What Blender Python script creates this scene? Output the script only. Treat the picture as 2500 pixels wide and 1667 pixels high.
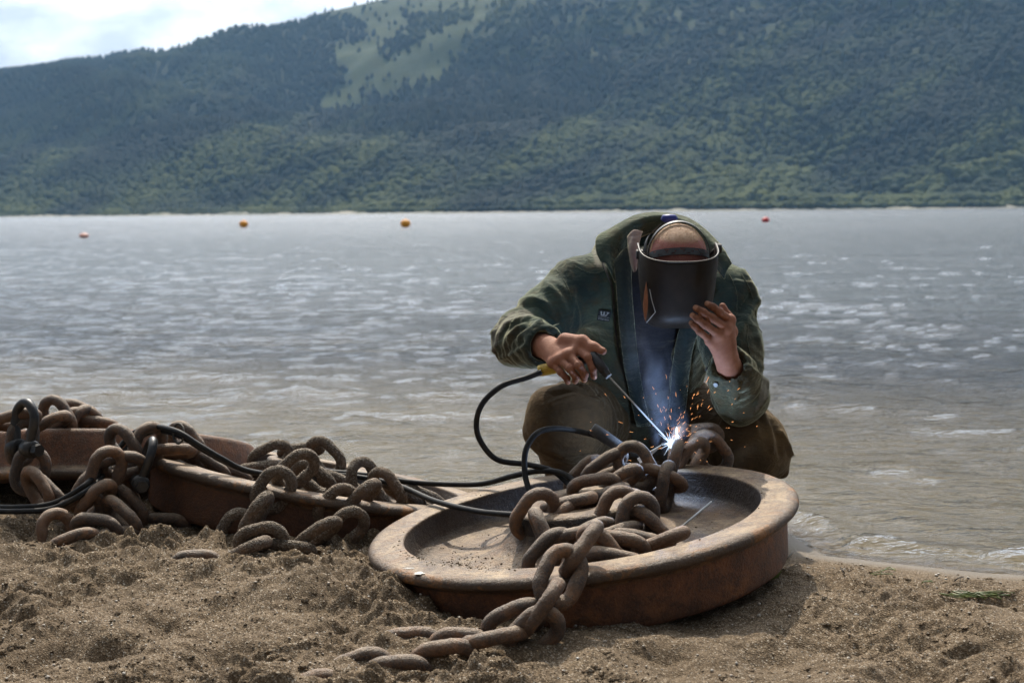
import bpy, bmesh, math, random
import numpy as np
from mathutils import Vector, Matrix, Euler

for o in list(bpy.data.objects):
    bpy.data.objects.remove(o, do_unlink=True)
SC = bpy.context.scene
COL = SC.collection
R = math.radians
rng = np.random.default_rng(7)
random.seed(7)

# ------------------------------------------------------------------ camera
CAM_H = 0.85
FPX = 2500 * 50 / 36.0              # focal length in photo pixels (50 mm lens)
CXP, CYP = 1250.0, 833.5
PITCH = math.atan((CYP - 517.0) / FPX)
ROLL = R(0.52)
_r0 = Vector((1, 0, 0)); _f = Vector((0, math.cos(PITCH), -math.sin(PITCH))); _u0 = _r0.cross(_f)
CR = (_r0 * math.cos(ROLL) - _u0 * math.sin(ROLL)).normalized()
CU = (_u0 * math.cos(ROLL) + _r0 * math.sin(ROLL)).normalized()
CT = -_f
CAMLOC = Vector((0, 0, CAM_H))
cd = bpy.data.cameras.new('camera')
cam = bpy.data.objects.new('camera', cd)
COL.objects.link(cam)
cd.lens = 50; cd.sensor_width = 36; cd.clip_start = 0.05; cd.clip_end = 20000
cam.matrix_world = Matrix(((CR.x, CU.x, CT.x, 0), (CR.y, CU.y, CT.y, 0), (CR.z, CU.z, CT.z, CAM_H), (0, 0, 0, 1)))
cd.dof.use_dof = True; cd.dof.focus_distance = 3.35; cd.dof.aperture_fstop = 6.0
SC.camera = cam

def W(px, py, Y):
    """the point at depth Y (metres along the ground) seen at photo pixel px, py"""
    d = CR * ((px - CXP) / FPX) + CU * ((CYP - py) / FPX) + _f
    return CAMLOC + d * (Y / d.y)

# ------------------------------------------------------------------ sky and sun
SUN_EL, SUN_AZ = R(49), R(-5)       # sun stands behind the scene, a little to the left
sun_dir = Vector((math.sin(SUN_AZ) * math.cos(SUN_EL), math.cos(SUN_AZ) * math.cos(SUN_EL), math.sin(SUN_EL)))
world = bpy.data.worlds.new('World'); SC.world = world; world.use_nodes = True
wn = world.node_tree; wn.nodes.clear()
def wnode(t, **k):
    n = wn.nodes.new(t)
    for a, b in k.items():
        setattr(n, a, b)
    return n
sky = wnode('ShaderNodeTexSky', sky_type='NISHITA', sun_disc=False, sun_elevation=SUN_EL, sun_rotation=SUN_AZ)
sky.air_density = 1.0; sky.dust_density = 1.2; sky.ozone_density = 1.0
tc = wnode('ShaderNodeTexCoord')
mp = wnode('ShaderNodeMapping'); mp.inputs['Scale'].default_value = (1.5, 1.5, 3.2); mp.inputs['Location'].default_value = (0.37, 0.1, 0.55)
wn.links.new(tc.outputs['Generated'], mp.inputs['Vector'])
cl = wnode('ShaderNodeTexNoise'); cl.inputs['Scale'].default_value = 5.0; cl.inputs['Detail'].default_value = 8; cl.inputs['Roughness'].default_value = 0.55
wn.links.new(mp.outputs['Vector'], cl.inputs['Vector'])
cr = wnode('ShaderNodeValToRGB'); cr.color_ramp.elements[0].position = 0.42; cr.color_ramp.elements[1].position = 0.56
cr.color_ramp.elements[0].color = (0.78, 0.78, 0.78, 1)
wn.links.new(cl.outputs['Fac'], cr.inputs['Fac'])
cl2 = wnode('ShaderNodeTexNoise'); cl2.inputs['Scale'].default_value = 9.0; cl2.inputs['Detail'].default_value = 6
wn.links.new(mp.outputs['Vector'], cl2.inputs['Vector'])
cc = wnode('ShaderNodeValToRGB')
cc.color_ramp.elements[0].position = 0.40; cc.color_ramp.elements[0].color = (5.3, 5.6, 5.95, 1)
cc.color_ramp.elements[1].position = 0.60; cc.color_ramp.elements[1].color = (8.8, 9.0, 9.25, 1)
wn.links.new(cl2.outputs['Fac'], cc.inputs['Fac'])
mx = wnode('ShaderNodeMixRGB')
wn.links.new(cr.outputs['Color'], mx.inputs['Fac']); wn.links.new(sky.outputs['Color'], mx.inputs['Color1']); wn.links.new(cc.outputs['Color'], mx.inputs['Color2'])
# the cloud veil grows brighter towards the sun, as thin cloud does
nrm = wnode('ShaderNodeVectorMath', operation='NORMALIZE'); wn.links.new(tc.outputs['Generated'], nrm.inputs[0])
dt = wnode('ShaderNodeVectorMath', operation='DOT_PRODUCT'); wn.links.new(nrm.outputs[0], dt.inputs[0]); dt.inputs[1].default_value = sun_dir
mxx = wnode('ShaderNodeMath', operation='MAXIMUM'); wn.links.new(dt.outputs['Value'], mxx.inputs[0])
pw = wnode('ShaderNodeMath', operation='POWER'); wn.links.new(mxx.outputs[0], pw.inputs[0]); pw.inputs[1].default_value = 5.0
ma = wnode('ShaderNodeMath', operation='MULTIPLY_ADD'); wn.links.new(pw.outputs[0], ma.inputs[0]); ma.inputs[1].default_value = 7.2; ma.inputs[2].default_value = 0.13
sc_ = wnode('ShaderNodeVectorMath', operation='SCALE'); wn.links.new(cc.outputs['Color'], sc_.inputs[0]); wn.links.new(ma.outputs[0], sc_.inputs['Scale'])
wn.links.new(sc_.outputs[0], mx.inputs['Color2'])
bg = wnode('ShaderNodeBackground'); bg.inputs['Strength'].default_value = 0.098
wn.links.new(mx.outputs['Color'], bg.inputs['Color'])
wo = wnode('ShaderNodeOutputWorld'); wn.links.new(bg.outputs['Background'], wo.inputs['Surface'])

sl = bpy.data.lights.new('sun', 'SUN'); sl.energy = 5.0; sl.angle = R(0.53); sl.color = (1.0, 0.90, 0.75)
sun = bpy.data.objects.new('sun', sl); COL.objects.link(sun)
sun.rotation_euler = (-sun_dir).to_track_quat('-Z', 'Y').to_euler()

SC.view_settings.view_transform = 'Standard'; SC.view_settings.look = 'None'
SC.view_settings.exposure = 0.18; SC.view_settings.gamma = 1.0; SC.view_settings.use_curve_mapping = False
SC.cycles.use_denoising = True
SC.cycles.max_bounces = 8; SC.cycles.diffuse_bounces = 3; SC.cycles.glossy_bounces = 3
SC.cycles.transparent_max_bounces = 12; SC.cycles.transmission_bounces = 6; SC.cycles.volume_bounces = 0
SC.cycles.sample_clamp_indirect = 4.0; SC.cycles.sample_clamp_direct = 1.35

# ------------------------------------------------------------------ helpers
def tag(o, label=None, cat=None, group=None, kind=None):
    if label: o['label'] = label
    if cat: o['category'] = cat
    if group: o['group'] = group
    if kind: o['kind'] = kind
    return o

def empty(name, loc=(0, 0, 0)):
    o = bpy.data.objects.new(name, None); COL.objects.link(o)
    o.location = loc; o.empty_display_size = 0.05
    bpy.context.view_layer.update()
    return o

def link_obj(name, me, m=None, parent=None, mw=None):
    """link a mesh whose vertices are in world space (or placed by mw) under parent"""
    o = bpy.data.objects.new(name, me); COL.objects.link(o)
    if m is not None and len(me.materials) == 0:
        me.materials.append(m)
    mw = mw or Matrix.Identity(4)
    if parent is not None:
        o.parent = parent
        chain = []
        p = parent
        pm = Matrix.Identity(4)
        while p is not None:
            chain.append(p); p = p.parent
        for q in reversed(chain):
            pm = pm @ q.matrix_parent_inverse @ q.matrix_basis
        o.matrix_basis = pm.inverted() @ mw
    else:
        o.matrix_basis = mw
    return o

def mesh_np(name, v, f, smooth=True):
    """mesh from numpy verts and faces (an (n,3) or (n,4) array, or a list of faces)"""
    me = bpy.data.meshes.new(name)
    v = np.asarray(v, dtype=np.float32)
    if isinstance(f, np.ndarray):
        n, k = f.shape
        me.vertices.add(len(v)); me.vertices.foreach_set('co', v.ravel())
        me.loops.add(n * k); me.loops.foreach_set('vertex_index', f.astype(np.int32).ravel())
        me.polygons.add(n)
        me.polygons.foreach_set('loop_start', np.arange(0, n * k, k, dtype=np.int32))
        me.polygons.foreach_set('loop_total', np.full(n, k, dtype=np.int32))
        me.update(calc_edges=True); me.validate()
    else:
        me.from_pydata([tuple(map(float, p)) for p in v], [], f)
    if smooth:
        me.polygons.foreach_set('use_smooth', np.ones(len(me.polygons), dtype=bool))
    return me

def grid_faces(nr, nc, wrap=False):
    i = np.arange(nr - 1)[:, None]; j = np.arange(nc if wrap else nc - 1)[None, :]
    a = i * nc + j; b = i * nc + (j + 1) % nc; c = (i + 1) * nc + (j + 1) % nc; d = (i + 1) * nc + j
    return np.stack([a, b, c, d], -1).reshape(-1, 4)

_P = rng.permutation(4096).astype(np.int64)
def _hash(*ix):
    h = np.zeros_like(ix[0])
    for k in ix:
        h = _P[(h + k) & 4095]
    return h
_G2 = np.stack([np.cos(np.arange(4096) * 2.399963), np.sin(np.arange(4096) * 2.399963)], -1)
_g3 = rng.normal(size=(4096, 3)); _G3 = _g3 / np.linalg.norm(_g3, axis=1, keepdims=True)
def noise2(x, y):
    xi = np.floor(x).astype(np.int64); yi = np.floor(y).astype(np.int64)
    fx = x - xi; fy = y - yi
    u = fx * fx * fx * (fx * (fx * 6 - 15) + 10); v = fy * fy * fy * (fy * (fy * 6 - 15) + 10)
    def g(a, b):
        gg = _G2[_hash(xi + a, yi + b)]
        return gg[..., 0] * (fx - a) + gg[..., 1] * (fy - b)
    return ((g(0, 0) * (1 - u) + g(1, 0) * u) * (1 - v) + (g(0, 1) * (1 - u) + g(1, 1) * u) * v) * 1.5
def noise3(p):
    pi = np.floor(p).astype(np.int64); f = p - pi
    w = f * f * f * (f * (f * 6 - 15) + 10)
    r = 0
    for a in (0, 1):
        for b in (0, 1):
            for c in (0, 1):
                g = _G3[_hash(pi[:, 0] + a, pi[:, 1] + b, pi[:, 2] + c)]
                dd = (g * (f - np.array([a, b, c]))).sum(1)
                r = r + dd * (w[:, 0] if a else 1 - w[:, 0]) * (w[:, 1] if b else 1 - w[:, 1]) * (w[:, 2] if c else 1 - w[:, 2])
    return r * 1.6
def fbm2(x, y, o=4, g=0.5):
    s = 0; a = 1
    for k in range(o):
        s = s + a * noise2(x * 2 ** k + 17.3 * k, y * 2 ** k - 9.1 * k); a *= g
    return s
def sstep(a, b, x):
    t = np.clip((x - a) / (b - a), 0, 1)
    return t * t * (3 - 2 * t)

# --- node materials
class M:
    def __init__(s, name):
        s.m = bpy.data.materials.new(name); s.m.use_nodes = True
        s.nt = s.m.node_tree; s.nt.nodes.clear()
        s.out = s.nt.nodes.new('ShaderNodeOutputMaterial')
        s.tc = s.nt.nodes.new('ShaderNodeTexCoord')
    def n(s, t, props=None, **inp):
        n = s.nt.nodes.new('ShaderNode' + t)
        for k, v in (props or {}).items():
            setattr(n, k, v)
        for k, v in inp.items():
            s.set(n, k.replace('_', ' '), v)
        return n
    def set(s, n, k, v):
        sock = n.inputs[int(k)] if k.isdigit() else n.inputs[k]
        if isinstance(v, bpy.types.NodeSocket):
            s.nt.links.new(v, sock)
        else:
            if sock.type == 'RGBA' and len(v) == 3:
                v = (*v, 1)
            sock.default_value = v
    def noise(s, scale, detail=4, rough=0.55, co='Object', stretch=None, dist=0.0):
        vec = s.tc.outputs[co]
        if stretch:
            mpn = s.n('Mapping'); mpn.inputs['Scale'].default_value = stretch
            s.nt.links.new(vec, mpn.inputs['Vector']); vec = mpn.outputs['Vector']
        n = s.n('TexNoise', Scale=scale, Detail=detail, Roughness=rough, Distortion=dist)
        s.nt.links.new(vec, n.inputs['Vector'])
        return n.outputs['Fac']
    def voro(s, scale, feature='F1', out='Distance', co='Object'):
        n = s.n('TexVoronoi', {'feature': feature}, Scale=scale)
        s.nt.links.new(s.tc.outputs[co], n.inputs['Vector'])
        return n.outputs[out]
    def ramp(s, fac, *stops, interp='LINEAR'):
        n = s.n('ValToRGB'); e = n.color_ramp.elements; n.color_ramp.interpolation = interp
        while len(e) < len(stops):
            e.new(0.5)
        for el, (p, c) in zip(e, stops):
            el.position = p
            el.color = (c, c, c, 1) if not hasattr(c, '__len__') else (*c, 1)
        s.nt.links.new(fac, n.inputs['Fac'])
        return n.outputs['Color']
    def mix(s, fac, a, b, mode='MIX'):
        n = s.n('MixRGB', {'blend_type': mode})
        s.set(n, 'Fac', fac); s.set(n, 'Color1', a); s.set(n, 'Color2', b)
        return n.outputs['Color']
    def math(s, op, a, b=0.0):
        n = s.n('Math', {'operation': op}); s.set(n, '0', a); s.set(n, '1', b)
        return n.outputs[0]
    def bump(s, h, strength=0.5, dist=0.01, normal=None):
        n = s.n('Bump', Strength=strength, Distance=dist); s.nt.links.new(h, n.inputs['Height'])
        if normal is not None:
            s.nt.links.new(normal, n.inputs['Normal'])
        return n.outputs['Normal']
    def bsdf(s, **inp):
        n = s.n('BsdfPrincipled', None, **inp)
        s.nt.links.new(n.outputs[0], s.out.inputs['Surface'])
        return n
# ================================================================== the setting
# ------------------------------------------------------------------ sand
WATER_Z = -0.045
SHORE = np.array([(9, 0.2), (2.6, 2.88), (1.6, 3.30), (1.16, 3.43), (0.80, 3.62), (0.72, 3.92), (0.58, 4.3), (0.1, 4.5), (-0.5, 4.66), (-1.2, 5.05), (-2.5, 5.6), (-9, 8.0)])
def shore_dist(x, y):
    """signed distance to the water's edge, positive on the sand"""
    best = np.full(x.shape, 1e9); sgn = np.ones(x.shape)
    for a, b in zip(SHORE[:-1], SHORE[1:]):
        e = b - a; L2 = (e ** 2).sum()
        t = np.clip(((x - a[0]) * e[0] + (y - a[1]) * e[1]) / L2, 0, 1)
        dx = x - a[0] - t * e[0]; dy = y - a[1] - t * e[1]
        d = np.hypot(dx, dy)
        s = np.where(e[0] * (y - a[1]) - e[1] * (x - a[0]) > 0, 1.0, -1.0)
        m = d < best
        best = np.where(m, d, best); sgn = np.where(m, s, sgn)
    return best * sgn
MOUNDS = [  # x, y, radius, height
    (-0.36, 2.97, 0.16, 0.045), (-0.52, 3.02, 0.16, 0.03), (-0.72, 3.30, 0.14, 0.035), (-0.86, 3.42, 0.16, 0.045), (-1.25, 3.55, 0.25, 0.03), (-1.45, 3.4, 0.2, 0.03),
    (-0.45, 3.32, 0.12, 0.03), (0.75, 3.16, 0.16, 0.012), (0.62, 2.98, 0.10, 0.012), (-1.15, 2.62, 0.2, 0.03), (0.35, 2.60, 0.2, 0.012), (1.0, 2.9, 0.2, 0.015),
    (-0.15, 2.66, 0.09, -0.035), (0.62, 2.72, 0.10, -0.035), (0.90, 2.66, 0.08, -0.03), (0.28, 2.58, 0.07, -0.025), (-0.62, 2.95, 0.08, -0.03), (-0.60, 2.56, 0.07, -0.035), (1.02, 3.02, 0.07, -0.025), (-0.92, 2.72, 0.08, -0.07), (-0.80, 2.70, 0.06, -0.07), (-1.06, 2.69, 0.09, -0.05), (-0.95, 2.60, 0.07, -0.03), (-0.33, 2.82, 0.05, -0.05), (-0.72, 2.86, 0.06, -0.04), (-0.25, 2.60, 0.06, -0.045), (-1.15, 2.95, 0.08, -0.04), (-0.55, 2.68, 0.06, -0.04), (0.48, 2.62, 0.07, -0.04), (0.75, 2.52, 0.08, -0.04), (-0.98, 3.12, 0.07, -0.035), (-0.40, 2.86, 0.08, -0.03), (0.05, 2.62, 0.08, -0.02),
    (-1.1, 4.45, 0.55, 0.10), (0.45, 3.98, 0.28, 0.02), (0.30, 2.78, 0.15, -0.015)]
BURIED = [(W(*q), r, dz) for q, r, dz in (((1127, 1563, 2.74), .065, .0), ((1088, 1580, 2.69), .06, .0), ((1003, 1560, 2.77), .065, .004), ((962, 1622, 2.64), .06, .010), ((876, 1609, 2.66), .07, .0), ((752, 1652, 2.58), .07, .004),
    ((480, 1369, 3.30), .07, .002), ((404, 1288, 3.70), .09, .006), ((706, 1340, 3.42), .07, .004), ((600, 1346, 3.34), .055, -.008), ((1303, 1560, 2.70), .05, -.012), ((182, 1326, 3.47), .06, -.006), ((282, 1312, 3.56), .06, -.006), ((1208, 1556, 2.70), .055, -.014), ((638, 1322, 3.40), .05, -.02), ((530, 1314, 3.62), .07, -.0), ((360, 1268, 3.68), .06, -.01))]
def ground_z(x, y, fine=True):
    s = shore_dist(x, y)
    z = WATER_Z + np.where(s > 0, 0.058 * (1 - np.exp(-np.maximum(s, 0) / 0.30)), 0.16 * s)
    z = np.where(s < -1.5, WATER_Z - 0.24 + 0.07 * (s + 1.5), z)
    z = np.maximum(z, -6.0)
    land = sstep(0.06, 0.55, s)
    for mx_, my_, r, h in MOUNDS:
        q = np.hypot((x - mx_), (y - my_)) / r
        z = z + h * np.exp(-(q ** (2 if h > 0 else 3)))
    if fine:
        z = z + land * (0.020 * fbm2(x * 3.1, y * 4.2, 3) )
        # trodden clumps: ridged, with soft tops and steep near sides
        wx = x + 0.03 * noise2(x * 9 + 5, y * 9); wy = y + 0.03 * noise2(x * 9, y * 9 + 31)
        rdg = np.abs(noise2(wx * 5.6, wy * 7.6)); rdg2 = np.abs(noise2(wx * 18, wy * 22 + 7))
        rough = (0.30 + 0.70 * sstep(-0.25, 0.35, noise2(x * 1.7 + 3, y * 1.9))) * (0.62 + 0.38 * sstep(0.5, -0.1, x))
        z = z + land * rough * (0.074 * (np.minimum(rdg, .55) - 0.26) + 0.036 * (rdg2 - 0.27))
        cl_ = np.clip(noise2(wx * 34, wy * 38) - 0.05, 0, 1); z = z + land * rough * 0.013 * (np.abs(noise2(wx * 41, wy * 45)) - .2)
        cl3 = np.clip(noise2(wx * 71, wy * 77 + 9), 0, 1); z = z + land * rough * 0.0065 * (np.abs(noise2(wx * 83, wy * 88)) - .2)
        z = z + (0.25 + 0.75 * land) * (0.0020 * np.abs(noise2(x * 130, y * 115)) + 0.0008 * noise2(x * 290, y * 210))
    for q_, r, dz in BURIED:
        w_ = np.exp(-(np.hypot(x - q_.x, y - q_.y) / r) ** 4)
        z = z + (q_.z + dz + .006 - z) * w_ * (0.85 if not fine else 0.8 + 0.2 * noise2(x * 30, y * 30))
    # the wheels have pressed their beds into the sand
    for wx_, wy_, wr_, wz_, dx_, dy_ in ((0.163, 3.30, 0.48, 0.000, .128, .0215), (-0.55, 4.06, 0.48, -0.052, -.186, -.10)):
        q = np.hypot(x - wx_, y - wy_)
        bed = wz_ + (x - wx_) * dx_ + (y - wy_) * dy_
        z = np.where(q < wr_, np.minimum(z, bed), z)
    return z
nr, nc = 500, 860
Yv = 2.15 * (6.2 / 2.15) ** (np.linspace(0, 1, nr) ** 1.25)
uv = np.linspace(-0.52, 0.52, nc)
GY = np.repeat(Yv[:, None], nc, 1); GX = uv[None, :] * GY * (1.0 + 0.0 * GY)
GZ = ground_z(GX, GY)
v = np.stack([GX, GY, GZ], -1).reshape(-1, 3)

m = M('sand')
big = m.noise(2.2, 4); mid = m.noise(60, 3, 0.7); g1 = m.voro(340, out='Color'); g2 = m.noise(260, 2, 0.7)
gray = m.n('SeparateColor'); m.nt.links.new(g1, gray.inputs[0])
c = m.ramp(gray.outputs[0], (0.0, (0.024, 0.0165, 0.0095)), (0.35, (0.082, 0.056, 0.033)), (0.72, (0.178, 0.126, 0.077)), (0.93, (0.33, 0.26, 0.18)), (1.0, (0.60, 0.54, 0.45)))
c = m.mix(0.40, c, m.ramp(mid, (0.25, (0.052, 0.036, 0.021)), (0.7, (0.192, 0.138, 0.084))), 'MIX')
c = m.mix(m.ramp(big, (0.42, 0.0), (0.68, 0.4)), c, (0.095, 0.066, 0.040))
ga = m.n('Attribute', {'attribute_name': 'wet'})
wet = ga.outputs['Fac']
c = m.mix(wet, c, m.mix(m.n('Attribute', {'attribute_name': 'under'}).outputs['Fac'], (0.125, 0.096, 0.062), (0.175, 0.160, 0.128)), 'MIX')
h = m.math('ADD', m.math('MULTIPLY', g2, 0.7), m.voro(340))
bs = m.bsdf(Base_Color=c, Roughness=m.math('SUBTRACT', 0.95, m.math('MULTIPLY', wet, 0.55)), Normal=m.bump(h, 0.8, 0.003))
bs.inputs['Specular IOR Level'].default_value = 0.25
SAND = m.m
def add_attr(me, name, vals):
    a = me.attributes.new(name, 'FLOAT', 'POINT'); a.data.foreach_set('value', np.asarray(vals, dtype=np.float32).ravel())
me = mesh_np('sand_beach', v, grid_faces(nr, nc))
sd = shore_dist(GX, GY)
add_attr(me, 'wet', 1 - sstep(0.02, 0.20, sd + 0.05 * noise2(GX * 5, GY * 5)))
add_attr(me, 'under', sstep(-0.02, -0.3, sd))
sand = tag(link_obj('sand_beach', me, SAND), kind='structure')

# crumbs and clods of damp sand lying on the surface
def ico(sub):
    bm = bmesh.new(); bmesh.ops.create_icosphere(bm, subdivisions=sub, radius=1)
    vv = np.array([p.co[:] for p in bm.verts]); ff = np.array([[q.index for q in p.verts] for p in bm.faces]); bm.free()
    return vv, ff
I0, F0_ = ico(1); 
bm = bmesh.new(); bmesh.ops.create_icosphere(bm, subdivisions=1, radius=1); bm.free()
I1, F1 = ico(2) if len(I0) < 20 else (I0, F0_)
I0 = np.array([(0, 0, 1), (.89, 0, .45), (.28, .85, .45), (-.72, .53, .45), (-.72, -.53, .45), (.28, -.85, .45), (.72, .53, -.45), (-.28, .85, -.45), (-.89, 0, -.45), (-.28, -.85, -.45), (.72, -.53, -.45), (0, 0, -1)])
F0_ = np.array([(0, 1, 2), (0, 2, 3), (0, 3, 4), (0, 4, 5), (0, 5, 1), (1, 6, 2), (2, 7, 3), (3, 8, 4), (4, 9, 5), (5, 10, 1), (6, 7, 2), (7, 8, 3), (8, 9, 4), (9, 10, 5), (10, 6, 1), (11, 7, 6), (11, 8, 7), (11, 9, 8), (11, 10, 9), (11, 6, 10)])
def scatter(name, pos, size, base, F, mat, flat=.75, rough=.32):
    n = len(pos); a = rng.uniform(0, 6.28, n); ca, sa = np.cos(a)[:, None], np.sin(a)[:, None]
    q = base[None] * (1 + rough * rng.uniform(-1, 1, (n, len(base), 1)))
    q = q * rng.uniform(.75, 1.25, (n, 1, 3)) * np.array([1, 1, flat])
    q = np.stack([q[..., 0] * ca - q[..., 1] * sa, q[..., 0] * sa + q[..., 1] * ca, q[..., 2]], -1) * size[:, None, None] + pos[:, None, :]
    f = (F[None] + (np.arange(n) * len(base))[:, None, None]).reshape(-1, 3)
    return mesh_np(name, q.reshape(-1, 3), f)
n = 60000
cy = 2.2 + 2.0 * rng.uniform(0, 1, n) ** 1.6; cx = rng.uniform(-.46, .46, n) * cy
cs = shore_dist(cx, cy)
pr = (0.05 + 0.30 * sstep(.5, -.2, cx)) + 0.75 * sstep(0.05, 0.5, noise2(cx * 5.5, cy * 7) + .5 * noise2(cx * 15, cy * 19 + 4)) * (0.4 + 0.6 * sstep(-.2, .4, noise2(cx * 1.7 + 3, cy * 1.9)))
k = (rng.uniform(0, 1, n) < pr) & (cs > 0.10) & (np.hypot(cx - .163, cy - 3.3) > .475) & (np.hypot(cx + .51, cy - 4.06) > .475)
cx, cy = cx[k], cy[k]; sz = 0.0012 + 0.0030 * rng.uniform(0, 1, len(cx)) ** 3
cz = ground_z(cx, cy)
me = scatter('sand_crumbs', np.stack([cx, cy, cz - sz * .05], -1), sz, I0, F0_, SAND, .55); add_attr(me, 'wet', np.zeros(len(me.vertices)))
tag(link_obj('sand_crumbs', me, SAND), 'loose crumbs of damp sand strewn over the beach', 'sand', kind='stuff')
n = 4200
cy = 2.2 + 1.9 * rng.uniform(0, 1, n) ** 1.5; cx = rng.uniform(-.46, .46, n) * cy
pr = sstep(0.02, 0.55, noise2(cx * 5.5, cy * 7) + .6 * noise2(cx * 15, cy * 19 + 4))
k = (rng.uniform(0, 1, n) < pr) & (shore_dist(cx, cy) > 0.14) & (np.hypot(cx - .163, cy - 3.3) > .50) & (np.hypot(cx + .51, cy - 4.06) > .50)
cx, cy = cx[k], cy[k]; sz = 0.0035 + 0.0075 * rng.uniform(0, 1, len(cx)) ** 4
me = scatter('sand_clods', np.stack([cx, cy, ground_z(cx, cy) - sz * .22], -1), sz, I1, F1, SAND, .7, .30); add_attr(me, 'wet', np.zeros(len(me.vertices)))
tag(link_obj('sand_clods', me, SAND), 'rough clods of damp sand kicked up on the beach', 'sand', kind='stuff')
m = M('pale_grit'); oi = m.noise(900, 1)
m.bsdf(Base_Color=m.ramp(m.voro(300, out='Color'), (0.1, (0.20, 0.17, 0.13)), (0.5, (0.38, 0.35, 0.30)), (0.8, (0.30, 0.20, 0.12)), (0.95, (0.62, 0.60, 0.56))), Roughness=0.5)
n = 5200
cy = 2.2 + 1.9 * rng.uniform(0, 1, n) ** 1.5; cx = rng.uniform(-.46, .46, n) * cy
k = (shore_dist(cx, cy) > 0.12) & (np.hypot(cx - .163, cy - 3.3) > .48) & (np.hypot(cx + .51, cy - 4.06) > .48); cx, cy = cx[k], cy[k]; sz = 0.0011 + 0.0038 * rng.uniform(0, 1, len(cx)) ** 7
me = scatter('grit', np.stack([cx, cy, ground_z(cx, cy) + sz * .5], -1), sz, I0, F0_, m.m, .7, .2)
tag(link_obj('grit', me, m.m), 'pale grit and tiny pebbles in the sand', 'grit', kind='stuff')
print('crumbs', len(me.polygons))

# the rest of the shore and the lake bed, one coarse sheet reaching past the far hills
xs = np.concatenate([-np.geomspace(7000, 3.6, 46), np.linspace(-3.2, 3.2, 60), np.geomspace(3.6, 7000, 46)])
ys = np.concatenate([-np.geomspace(400, 2, 18), np.linspace(-1, 8, 70), np.geomspace(8.5, 7000, 46)])
BX, BY = np.meshgrid(xs, ys)
BZ = ground_z(BX, BY, False)
inside = (BY > 2.25) & (BY < 6.0) & (np.abs(BX) < 0.49 * BY)
BZ = np.where(inside, BZ - 0.12, BZ)
me = mesh_np('lake_bed', np.stack([BX, BY, BZ], -1).reshape(-1, 3), grid_faces(len(ys), len(xs)))
add_attr(me, 'wet', 1 - sstep(0.02, 0.2, shore_dist(BX, BY)))
add_attr(me, 'under', sstep(-0.02, -0.3, shore_dist(BX, BY)))
tag(link_obj('ground', me, SAND), kind='structure')

# ------------------------------------------------------------------ water
def wave_z(x, y):
    d = np.hypot(x, y)
    z = 0.0
    wr = np.random.default_rng(3)
    xx = x + 0.5 * noise2(x * 0.35, y * 0.35); yy = y + 0.4 * noise2(x * 0.4 + 9, y * 0.4)
    for L, a in ((2.6, .006), (1.7, .0055), (1.15, .0053), (0.8, .0052), (0.55, .0050), (0.37, .0046), (0.25, .0038), (0.16, .0026)):
        for k in range(3):
            th = wr.normal(-0.12, 0.42) + math.pi / 2 * -1
            kx, ky = math.cos(th) * 2 * math.pi / L, math.sin(th) * 2 * math.pi / L
            ph = wr.uniform(0, 6.28)
            amp = a * (0.55 + 0.9 * np.clip(noise2(x * 0.33 / L + 7 * k, y * 0.6 / L + L * 31), -0.6, 1.2))
            sn = np.sin(kx * xx + ky * yy + ph + 1.2 * noise2(x * 0.7 / L, y * 0.7 / L + 5 * k))
            z = z + amp * (sn + 0.28 * sn * np.abs(sn)) * 0.85
    s = -shore_dist(x, y)
    cal = sstep(0.0, 1.3, s) * (0.45 + 0.55 * sstep(2, 9, d))
    z = z * (0.10 + 0.90 * cal)
    # wavelet breaking on the beach, and two swells behind it
    w = 0.05 * noise2(x * 1.6, y * 1.6) + 0.02 * noise2(x * 7, y * 7)
    side = sstep(0.55, 0.95, x)
    z = z + side * 0.034 * np.exp(-((s - 0.17 + w) / 0.055) ** 2) * (0.65 + 0.6 * noise2(x * 4.2, y * 4.2 + 3))
    z = z + side * 0.010 * np.exp(-((s - 0.50 + 1.5 * w) / 0.09) ** 2) + side * 0.009 * np.exp(-((s - 0.95 + 2 * w) / 0.12) ** 2)
    z = z + side * 0.007 * np.abs(noise2(x * 24, y * 26)) * np.exp(-((s - 0.13) / 0.09) ** 2)
    return z
nr, nc = 520, 500
Yv = np.concatenate([np.linspace(2.6, 3.0, 8, endpoint=False), 3.0 * (160 / 3.0) ** np.linspace(0, 1, nr)])
nr = len(Yv)
uv = np.concatenate([np.linspace(-1.15, -0.42, 60, endpoint=False), np.linspace(-0.42, 0.42, 420), np.linspace(0.42, 1.15, 61)[1:]]); nc = len(uv)
GY = np.repeat(Yv[:, None], nc, 1); GX = uv[None, :] * GY
GZ = WATER_Z + wave_z(GX, GY)
sd = shore_dist(GX, GY)
keep = (sd < 0.30).reshape(-1)
f = grid_faces(nr, nc); f = f[keep[f].all(1)]
me = mesh_np('lake_water', np.stack([GX, GY, GZ], -1).reshape(-1, 3), f)
m = M('lake_water')
vec = m.tc.outputs['Object']
def wn_(sc, st, d=3):
    return m.noise(sc, d, 0.6, stretch=st, dist=0.3)
fine = wn_(11.0, (1.0, 2.1, 1)); coarse = wn_(1.3, (0.7, 1.9, 1), 5); far = wn_(0.22, (0.5, 2.0, 1), 6)
nb = m.bump(far, 0.28, 1.4); nb = m.bump(coarse, 0.34, 0.20, nb); nb = m.bump(fine, 0.75, 0.046, nb); nb = m.bump(wn_(31.0, (1.0, 1.8, 1)), 0.5, 0.012, nb)
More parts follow.
